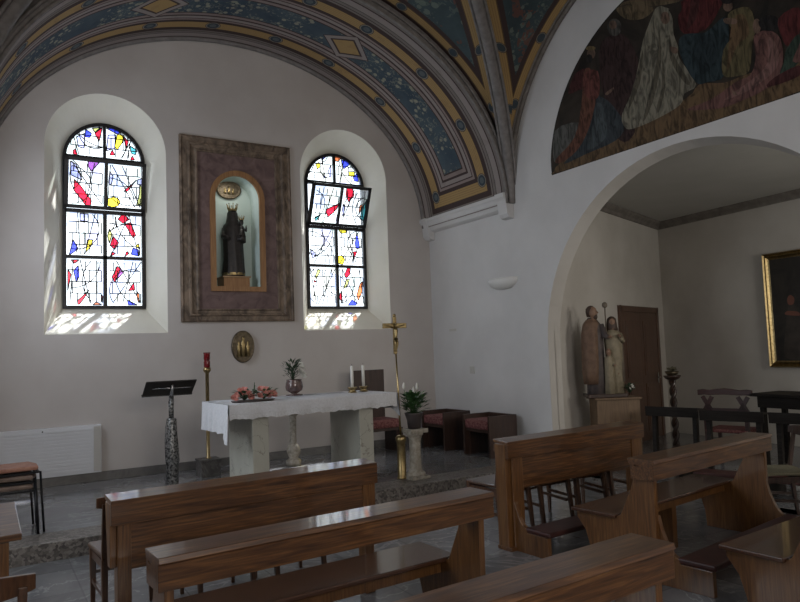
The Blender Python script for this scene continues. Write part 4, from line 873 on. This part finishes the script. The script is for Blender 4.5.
# ================================================================ pews
def end_panel(par, x0, side=.04):
    P = [(.03, 0), (.56, 0), (.57, .14), (.61, .27), (.68, .36), (.68, .395), (.36, .395), (.30, .43), (.255, .52), (.205, .62), (.18, .70), (.02, .70)]
    mb = MB(); mb.prism([(x0, y, z) for y, z in P], (side, 0, 0)); return mb.build('end_panel', ['pew_side'], par, bevel=.004)
def pew(loc, rz, L, label, kneel=False):
    t = thing('pew', label, 'pew', loc, rz)
    mb = MB(); mb.prism([(0, 0, .70), (0, .03, .70), (0, .03, .78), (0, .18, .80), (0, .19, .80), (0, .20, .835), (0, .20, .84), (0, -.004, .84), (0, -.012, .815), (0, 0, .81)], (L, 0, 0)); mb.build('back_rail', ['pew_wood'], t, bevel=.003)
    mb = MB(); mb.box((0, .15, .70), (L, .18, .80)); mb.box((.0, .03, .70), (.02, .15, .79)); mb.box((L-.02, .03, .70), (L, .15, .79)); mb.build('rail_front', ['pew_wood'], t)
    end_panel(t, .03); end_panel(t, L-.10)
    mb = MB(); mb.box((.0, .33, .40), (L-.01, .71, .427)); mb.build('seat', ['pew_seat'], t, bevel=.006)
    mb = MB(); mb.box((.08, .38, .33), (L-.10, .41, .40)); mb.box((L*.5-.03, .40, 0), (L*.5+.03, .60, .40)); mb.build('seat_support', ['pew_side'], t)
    if kneel: kneeler(t, L)
    return t
def kneeler(t, L):
    mb = MB(); mb.box((.06, -.36, .165), (L-.06, -.10, .205)); kp = mb.build('kneeler_pad', ['kneeler_vinyl'], t, bevel=.012)
    for x in (.06, L-.10):
        mb = MB(); mb.prism([(x, -.34, 0), (x, .03, 0), (x, .03, .46), (x, .005, .36), (x, -.03, .27), (x, -.07, .215), (x, -.12, .19), (x, -.12, .164), (x, -.34, .164)], (.04, 0, 0)); mb.build('kneeler_bracket', ['pew_side'], kp, bevel=.003)
def desk(loc, rz, L, label, full, kneel):
    t = thing('kneeling_desk', label, 'kneeling desk', loc, rz)
    mb = MB(); mb.prism([(0, -.004, .735), (0, .03, .735), (0, .03, .85), (0, .155, .86), (0, .172, .874), (0, .168, .888), (0, -.004, .874)], (L, 0, 0)); mb.build('ledge', ['pew_wood'], t, bevel=.003)
    mb = MB(); mb.box((.10, .022, .48), (L-.10, .045, .74)); mb.build('back_panel', ['pew_wood'], t)
    pw = .12 if full else .075
    for x in ((.055, L-.055-pw) if full else (.035, L-.035-pw)):
        mb = MB(); mb.box((x, .012, 0), (x+pw, .10, .74)); mb.build('post', ['pew_side'], t, bevel=.004)
    for x in (.0, L-(.055 if full else .035)):
        z0 = 0 if full else .50
        mb = MB(); mb.prism([(x, .035, z0), (x, .15 if full else .10, z0), (x, .15 if full else .10, .5), (x, .155, .85), (x, .035, .85)], (.055 if full else .035, 0, 0)); mb.build('end_panel', ['pew_side'], t, bevel=.003)
    if full:
        for x in (-.005, L-.17):
            mb = MB(); mb.box((x, .0, 0), (x+.18, .16, .03)); mb.build('foot_block', ['pew_wood'], t, bevel=.004)
    if kneel: kneeler(t, L)
    return t
desk((.612, 4.148, 0), math.radians(3.3), 1.75, 'wooden kneeling desk at the head of the left pews, nearest the altar', False, False)
pew((.615, 2.97, 0), math.radians(3.5), 1.84, 'left wooden pew directly behind the left kneeling desk')
pew((.56, 1.745, 0), math.radians(3.3), 1.82, 'nearest wooden pew at the bottom edge of the photo, left of the aisle')
desk((3.64, 4.37, 0), math.radians(3.0), 1.77, 'wooden kneeling desk at the head of the right pews, with red kneeler', True, True)
pew((3.89, 3.150, 0), math.radians(7.0), 1.79, 'right wooden pew directly behind the right kneeling desk', True)
pew((3.80, 1.90, 0), math.radians(3.5), 1.84, 'right wooden pew cut by the right edge of the photo, only its seat end showing')
t = thing('kneeling_desk', 'end of a wooden desk with flat top at the left edge of the photo', 'kneeling desk', (-1.45, 3.66, 0), math.radians(1))
mb = MB(); mb.prism([(0, 0, .84), (0, .55, .90), (0, .55, .925), (0, 0, .87)], (1.61, 0, 0)); mb.build('top_board', ['pew_wood'], t, bevel=.004)
mb = MB(); mb.box((.05, .04, .60), (1.56, .07, .83)); mb.build('front_board', ['pew_side'], t)
for x in (.05, 1.44):
    mb = MB(); mb.box((x, .10, 0), (x+.08, .50, .85)); mb.build('leg', ['pew_side'], t, bevel=.004)

# ================================================================ chairs
def wooden_chair(label, group=None, seat='chair_wood'):
    t = thing('wooden_chair', label, 'chair', (0, 0, 0), 0, group)
    mb = MB(); mb.prism([(-.19, -.20, .43), (.19, -.20, .43), (.215, .19, .43), (.20, .21, .43), (-.20, .21, .43), (-.215, .19, .43)], (0, 0, .03)); mb.build('seat', [seat], t, bevel=.01)
    mb = MB(); mb.bar((-.18, .18, .39), (.18, .18, .39), .025, .05); mb.bar((-.17, -.17, .39), (.17, -.17, .39), .025, .05)
    for g in (-1, 1): mb.bar((.175*g, -.17, .39), (.185*g, .18, .39), .02, .05); mb.bar((.175*g, -.18, .20), (.185*g, .18, .22), .02, .025)
    mb.bar((-.17, .18, .27), (.17, .18, .27), .02, .02); mb.build('seat_frame', [M['chair_wood']], t)
    for g in (-1, 1):
        mb = MB(); mb.bar((.185*g, .18, 0), (.185*g, .18, .43), .024, .024, w2=.042, d2=.042); mb.build('leg', ['chair_wood'], t, bevel=.004)
        mb = MB(); mb.bar((.185*g, -.235, 0), (.18*g, -.185, .43), .028, .028, w2=.04, d2=.04); mb.bar((.18*g, -.185, .43), (.185*g, -.25, .78), .034, .03); mb.build('leg', ['chair_wood'], t, bevel=.004)
    mb = MB(); R = []
    for i in range(13):
        a = -1+2*i/12; x = .232*a; y = -.275+.05*(1-a*a)*-1+.05; z0 = .735+.02*a*a; z1 = .835-.02*a*a
        R.append([Vector((x, y-.011, z0)), Vector((x, y+.011, z0)), Vector((x, y+.005, z1)), Vector((x, y-.017, z1))])
    mb.loft(R); mb.build('back_rail', ['chair_wood'], t, bevel=.003)
    return t
c0 = wooden_chair('wooden chair in front of the left kneeling desk, its leg showing at the desk end', 'wooden chairs before the left desk')
c0.location = (.82, 4.86, 0); c0.rotation_euler.z = .04
for x, lab in ((1.40, 'middle one of the three'), (1.94, 'nearest the centre aisle')):
    dup(c0, (x, 4.86+.03*(x-.8), 0), .05, 'wooden chair hidden behind the left kneeling desk, ' + lab, 'wooden chairs before the left desk')
for i, (x, lab) in enumerate(((3.98, 'pale-seated chair sticking out at the aisle end of the right kneeling desk'), (4.50, 'wooden chair seen under the right kneeling desk, next to the aisle chair'), (5.00, 'wooden chair seen under the right kneeling desk, third from the aisle'), (5.50, 'wooden chair seen under the right kneeling desk, farthest from the aisle'))):
    dup(c0, (x, 4.93+.03*i, 0), .05-.02*i, lab, 'wooden chairs before the right desk')
dup(c0, (-.05, 3.40, 0), 0.02, 'wooden chair with a curved back rail at the bottom left edge', 'wooden chairs at the left edge')
# stacked padded chairs at the left edge
for k in range(3):
    lab = ('topmost padded chair of the stack at the left edge, cushion warm pink', 'middle padded chair of the stack at the left edge', 'lowest padded chair of the stack at the left edge')[k]
    z = .15-.105*k*0
    t = thing('padded_chair', lab, 'chair', (.20-.02*k, 7.22-.03*k, .15), (.08, -.06, .03)[k], 'padded chairs stacked at the left edge')
    zz = .535-.075*k
    mb = MB(); mb.prism([(-.22, -.19, zz+.012), (.22, -.19, zz+.012), (.245, .05, zz), (.20, .21, zz+.01), (-.20, .21, zz+.01), (-.245, .05, zz)], (0, 0, .04)); mb.build('cushion', ['rose_fabric' if k == 0 else 'brown_fabric'], t, bevel=.016)
    mb = MB()
    for g in (-1, 1): mb.bar((.225*g, -.18, zz-.008), (.225*g, .19, zz-.008), .018, .016)
    mb.bar((-.225, -.18, zz-.008), (.225, -.18, zz-.008), .018, .016); mb.build('seat_frame', ['black_metal'], t)
    for g in (-1, 1):
        for yy in (-.19, .20):
            mb = MB(); mb.tube([(.235*g, yy+.012*k, zz), (.262*g, yy*1.12+.012*k, 0)], .010, 8); mb.build('leg', ['black_metal'], t)

# ================================================================ side chapel
t = thing('wooden_plinth', 'plain brown wooden plinth under the holy family statue in the side chapel', 'plinth', (7.22, 6.44, 0), -.54)
mb = MB(); mb.box((-.26, -.17, 0), (.31, .19, .90)); mb.build('body', ['pedestal_wood'], t, bevel=.005)
mb = MB(); mb.box((-.29, -.20, .90), (.33, .21, .925)); mb.build('top_board', ['pedestal_wood'], t, bevel=.004)
t = thing('holy_family_statue', 'carved wooden group of a bearded man, a woman and a child on the chapel plinth', 'statue', (7.155, 6.478, .925), -.54)
mb = MB(); mb.prism([(-.29, -.16, 0), (.24, -.16, 0), (.26, .16, 0), (-.27, .17, 0)], (0, 0, .05)); mb.build('base', ['dark_wood'], t, bevel=.01)
# man
mb = head_mb((-.135, -.03, 1.14), .075, .9); hand(mb, (.02, -.13, .80), (.8, -.4, .1), .03); mb.tube([(-.145, -.02, 1.05), (-.145, 0, .3)], [.06, .1], 12); mb.build('man_body', ['statue_skin'], t)
mb = MB(); mb.loft([ring(-.15, 0, z, rx, ry, 24) for z, rx, ry in ((1.08, .055, .055), (1.14, .068, .07), (1.19, .066, .07), (1.225, .035, .04), (1.235, .01, .01))], smooth=True); mb.ball((-.108, -.058, 1.082), .038, .8, .8, 1.2, 10); mb.build('man_hair', ['statue_hair'], t)
mb = MB(); robe(mb, [(.045, .13, .10, -.12, 0), (.3, .12, .095, -.12, 0), (.6, .125, .10, -.13, 0), (.85, .135, .105, -.14, 0), (.97, .125, .09, -.145, 0), (1.03, .08, .065, -.145, 0), (1.07, .05, .05, -.145, 0)], .08, 8); mb.tube([(-.04, -.03, .97), (.0, -.07, .82), (.03, -.13, .80)], [.045, .045, .03], 12); mb.build('man_robe', ['cloak_purple'], t)
mb = MB(); robe(mb, [(.18, .10, .10, -.19, -.02), (.35, .115, .115, -.19, -.02), (.6, .115, .12, -.185, -.015), (.85, .12, .12, -.175, -.01), (.98, .11, .10, -.16, -.005), (1.04, .075, .075, -.15, 0)], .10, 6); mb.build('man_cloak', ['carved_brown'], t)
# woman
mb = head_mb((.125, 0, 1.00), .064, -.35); hand(mb, (.20, -.11, .80), (-.6, -.4, .5), .026); mb.tube([(.125, 0, .93), (.13, 0, .3)], [.05, .09], 12); mb.build('woman_body', ['statue_skin'], t)
mb = MB(); mb.loft([ring(.13, .018, z, rx, ry, 24) for z, rx, ry in ((.86, .09, .07), (.94, .072, .068), (1.0, .066, .066), (1.05, .058, .058), (1.075, .03, .03), (1.082, .008, .008))], smooth=True); mb.build('woman_hair', ['statue_hair'], t)
mb = MB(); robe(mb, [(.045, .115, .10, .13, 0), (.3, .105, .09, .13, 0), (.6, .11, .09, .13, 0), (.76, .12, .085, .13, 0), (.84, .11, .075, .13, 0), (.90, .06, .05, .125, 0)], .09, 8); mb.tube([(.22, -.01, .84), (.235, -.06, .74), (.20, -.11, .79)], [.035, .035, .025], 10); mb.build('woman_robe', ['cream_robe'], t)
mb = MB(); robe(mb, [(.20, .10, .085, .165, .03), (.45, .105, .09, .16, .03), (.7, .115, .09, .15, .028), (.85, .10, .08, .14, .02), (.91, .07, .06, .13, .015)], .09, 7); mb.build('woman_cloak', ['carved_robe'], t)
# child
mb = head_mb((.03, -.09, .60), .045, -.1); mb.tube([(.03, -.09, .55), (.03, -.08, .2)], [.03, .05], 10); hand(mb, (.07, -.15, .42), (.5, -.5, .3), .018); mb.build('child_body', ['statue_skin'], t)
mb = MB(); robe(mb, [(.045, .075, .07, .03, -.08), (.25, .065, .06, .03, -.08), (.42, .062, .055, .03, -.085), (.52, .055, .045, .03, -.09), (.555, .025, .025, .03, -.09)], .09, 7); mb.tube([(.08, -.09, .51), (.085, -.12, .44), (.07, -.15, .42)], [.022, .022, .016], 8); mb.build('child_robe', ['cream_robe'], t)
mb = MB(); mb.tube([(.035, -.03, .05), (.035, -.03, 1.20)], .009, 8); mb.ball((.035, -.03, 1.235), .038, 1, 1, 1.1, 10); mb.build('staff', ['carved_robe'], t)
t = thing('flower_spray', 'small dark spray of flowers at the foot of the holy family statue', 'flowers', (7.36, 6.26, .976))
leafy(t, (0, 0, 0), .09, .12, 50, .05, 'dark_leaf', seed=31)
for p in ((.02, -.04, .08), (-.03, -.03, .06), (.05, 0, .10)): blossom(t, p, .022, 'white_petal')
# door
def onA(d): return cor-da*d
t = bpy.data.objects.new('door_1', None); C.objects.link(t); struct(t); t.location = onA(2.17)+na*.0; t.rotation_euler = (0, 0, A1)
mb = MB(); mb.box((0, -.05, 0), (.10, 0, 2.24)); mb.box((1.66, -.05, 0), (1.77, 0, 2.24)); mb.box((0, -.05, 2.14), (1.77, 0, 2.24)); mb.build('door_frame', ['door_wood'], t, bevel=.006)
for x0 in (.10, .88):
    mb = MB(); mb.box((x0, -.035, 0), (x0+.78, 0, 2.14))
    for z0, z1 in ((.15, .95), (1.08, 2.0)):
        mb.box((x0+.10, -.045, z0), (x0+.68, -.035, z1)); mb.box((x0+.16, -.052, z0+.07), (x0+.62, -.045, z1-.07))
    o = mb.build('door_leaf', ['door_wood'], t, bevel=.006)
    if x0 > .5:
        mb = MB(); mb.tube([(x0+.68, -.04, 1.02), (x0+.68, -.09, 1.02), (x0+.58, -.095, 1.02)], .010, 8); mb.box((x0+.65, -.056, .92), (x0+.71, -.05, 1.1)); mb.build('door_handle', ['chrome'], o)
# painting
def onB(d): return cor-db*d
t = thing('framed_painting', 'large dark oil painting in a gilt frame on the chapel wall at the right edge', 'painting', onB(3.55)+nb*.0+Vector((0, 0, 1.18)), B1)
t.rotation_euler = (0, 0, B1-PI)
W, Hh = 1.9, 1.76
t.location = onB(2.085)+Vector((0, 0, 1.18))
mb = MB(); A = [(0, 0), (W, 0), (W, Hh), (0, Hh)]; B = [(.10, .10), (W-.10, .10), (W-.10, Hh-.10), (.10, Hh-.10)]
sgn = 1 if (Matrix.Rotation(B1-PI, 3, 'Z') @ Vector((0, 1, 0))).dot(nb) > 0 else -1
seq = [(0, 0), (0, .05), (.15, .07), (.35, .045), (.6, .06), (.8, .03), (1, .02)]
def lerp(k): return [(a[0]+(b[0]-a[0])*k, a[1]+(b[1]-a[1])*k) for a, b in zip(A, B)]
for (k0, y0), (k1, y1) in zip(seq, seq[1:]): frame_ring(mb, lerp(k0), lerp(k1), y0*sgn, y1*sgn)
mb.build('gilt_frame', ['old_gold'], t)
mb = MB(); mb.poly([(x, .02*sgn, z) for x, z in B], 0)
def cv(poly, k, l): mb.poly([(x, (.021+.0005*l)*sgn, z) for x, z in smooth2d(poly, 3)], k)
cv([(.25, .15), (.6, .15), (.55, .6), (.45, .95), (.35, .9), (.28, .55)], 1, 1); cv([(.85, .15), (1.3, .15), (1.2, .9), (1.05, 1.2), (.9, .9)], 1, 2)
cv([(.36, .95), (.44, .95), (.46, 1.04), (.40, 1.09), (.35, 1.04)], 2, 3); cv([(.30, .80), (.52, .77), (.5, .83), (.34, .85)], 2, 4); cv([(1.0, 1.2), (1.1, 1.2), (1.12, 1.33), (1.03, 1.36), (.98, 1.3)], 2, 5)
mb.build('canvas', ['canvas_dark', 'canvas_figure', 'canvas_flesh'], t)
# twisted stand with flower bowl
t = thing('twisted_stand', 'dark twisted wooden stand by the right wall of the side chapel', 'stand', (8.72, 6.62, 0))
mb = MB(); mb.lathe([(.17, 0), (.17, .03), (.08, .06), (.05, .10), (.04, .12)], (0, 0, 0), 18); mb.build('foot', ['dark_wood'], t)
mb = MB()
for ph in (0, PI): mb.tube([(.024*math.cos(ph+z*20), .024*math.sin(ph+z*20), z) for z in [.1+.02*i for i in range(50)]], .030, 8)
mb.build('twisted_shaft', ['dark_wood'], t)
mb = MB(); mb.lathe([(.04, 1.06), (.10, 1.09), (.12, 1.12), (.125, 1.135), (.02, 1.135)], (0, 0, 0), 20); mb.build('top_plate', ['dark_wood'], t)
t = thing('flower_bowl', 'low bowl of pale dried flowers on the twisted stand', 'flowers', (8.72, 6.62, 1.136))
mb = MB(); mb.lathe([(.06, 0), (.09, .03), (.10, .06), (.085, .055), (.02, .02)], (0, 0, 0), 20); mb.build('bowl', ['bronze'], t)
leafy(t, (0, 0, .05), .08, .07, 50, .04, 'rush', seed=41)
for i in range(7): a = i*.9; blossom(t, (.05*math.cos(a), .05*math.sin(a), .09), .026, 'rush')
# prie-dieux: small kneeling desks standing side by side in the chapel
def prie_dieu(loc, rz, L, label):
    t = thing('prie_dieu', label, 'prie-dieu', loc, rz, 'prie-dieux in the side chapel')
    mb = MB(); mb.prism([(0, 0, .72), (0, .02, .72), (0, .02, .81), (0, .24, .79), (0, .24, .81), (0, -.01, .84), (0, -.01, .83)], (L, 0, 0)); mb.build('book_ledge', ['black_wood'], t, bevel=.003)
    for x in (.05, L-.10):
        mb = MB(); mb.bar((x+.025, .10, .79), (x+.025, .06, 0), .05, .07); mb.build('upright', ['black_wood'], t, bevel=.003)
    mb = MB(); mb.box((.03, -.40, .16), (L-.03, -.12, .20)); mb.build('kneeler_pad', ['kneeler_vinyl'], t, bevel=.01)
    for x in (.06, L-.10):
        mb = MB(); mb.box((x, -.38, 0), (x+.04, .05, .16)); mb.build('foot', ['black_wood'], t)
    return t
RZ = math.radians(-78)
prie_dieu((7.12, 5.83, 0), RZ, .66, 'dark prie-dieu in the chapel below the door, nearest the statue')
prie_dieu((7.06, 5.03, 0), math.radians(-74), .68, 'dark prie-dieu in the chapel, middle one of the three')
prie_dieu((7.26, 4.33, 0), RZ, .68, 'dark prie-dieu in the chapel cut by the right edge of the photo')
# crested chair
t = thing('crested_armchair', 'dark red wooden chair with a scrolled crest rail and crossed supports in the chapel', 'chair', (8.62, 5.74, -.05), math.radians(-78))
mb = MB(); top = [(-.36, 1.0), (-.29, 1.01), (-.20, 1.0), (-.10, 1.015), (0, 1.025), (.10, 1.015), (.20, 1.0), (.29, 1.01), (.36, 1.0)]; bot = [(.36, .925), (.27, .935), (.2, .93), (0, .94), (-.2, .93), (-.27, .935), (-.36, .925)]
mb.prism([(x, 0, z) for x, z in top+bot], (0, .04, 0)); mb.build('crest_rail', ['red_wood'], t, bevel=.008)
for g in (-1, 1):
    mb = MB(); mb.bar((.30*g, .02, .91), (.19*g, .02, .72), .05, .03, up=(0, 1, 0)); mb.bar((.17*g, .02, .91), (.29*g, .02, .70), .05, .03, up=(0, 1, 0)); mb.build('crossed_support', ['red_wood'], t)
    mb = MB(); mb.bar((.27*g, .02, .72), (.27*g, .04, 0), .05, .05); mb.build('leg', ['red_wood'], t, bevel=.004)
    mb = MB(); mb.bar((.27*g, .45, .44), (.27*g, .47, 0), .045, .045); mb.build('leg', ['red_wood'], t, bevel=.004)
mb = MB(); mb.bar((-.27, .02, .73), (.27, .02, .73), .03, .05); mb.build('lower_rail', ['red_wood'], t)
mb = MB(); mb.box((-.29, .0, .42), (.29, .48, .47)); mb.build('seat', ['red_fabric'], t, bevel=.015)
# dark table behind
t = thing('side_table', 'long dark table against the chapel wall under the painting', 'table', (8.72, 4.33, .0), math.radians(85))
mb = MB(); mb.box((-.95, -.3, .89), (.95, .3, .93)); mb.build('tabletop', ['black_wood'], t, bevel=.006)
mb = MB(); mb.box((-.88, -.25, .75), (.88, .25, .89)); mb.build('apron', ['black_wood'], t)
for x in (-.86, .80):
    for y in (-.24, .18):
        mb = MB(); mb.box((x, y, 0), (x+.06, y+.06, .75)); mb.build('leg', ['black_wood'], t, bevel=.004)
# rush seated chairs in the shadow at the right edge
r0 = wooden_chair('chair with a greenish rush seat at the right edge behind the right pews', None, 'rush')
r0.location = (6.15, 3.62, 0); r0.rotation_euler.z = .93
for o in r0.children:
    if o.name.startswith(('leg', 'back_rail', 'seat_frame')): o.data.materials.clear(); o.data.materials.append(M['dark_wood'])
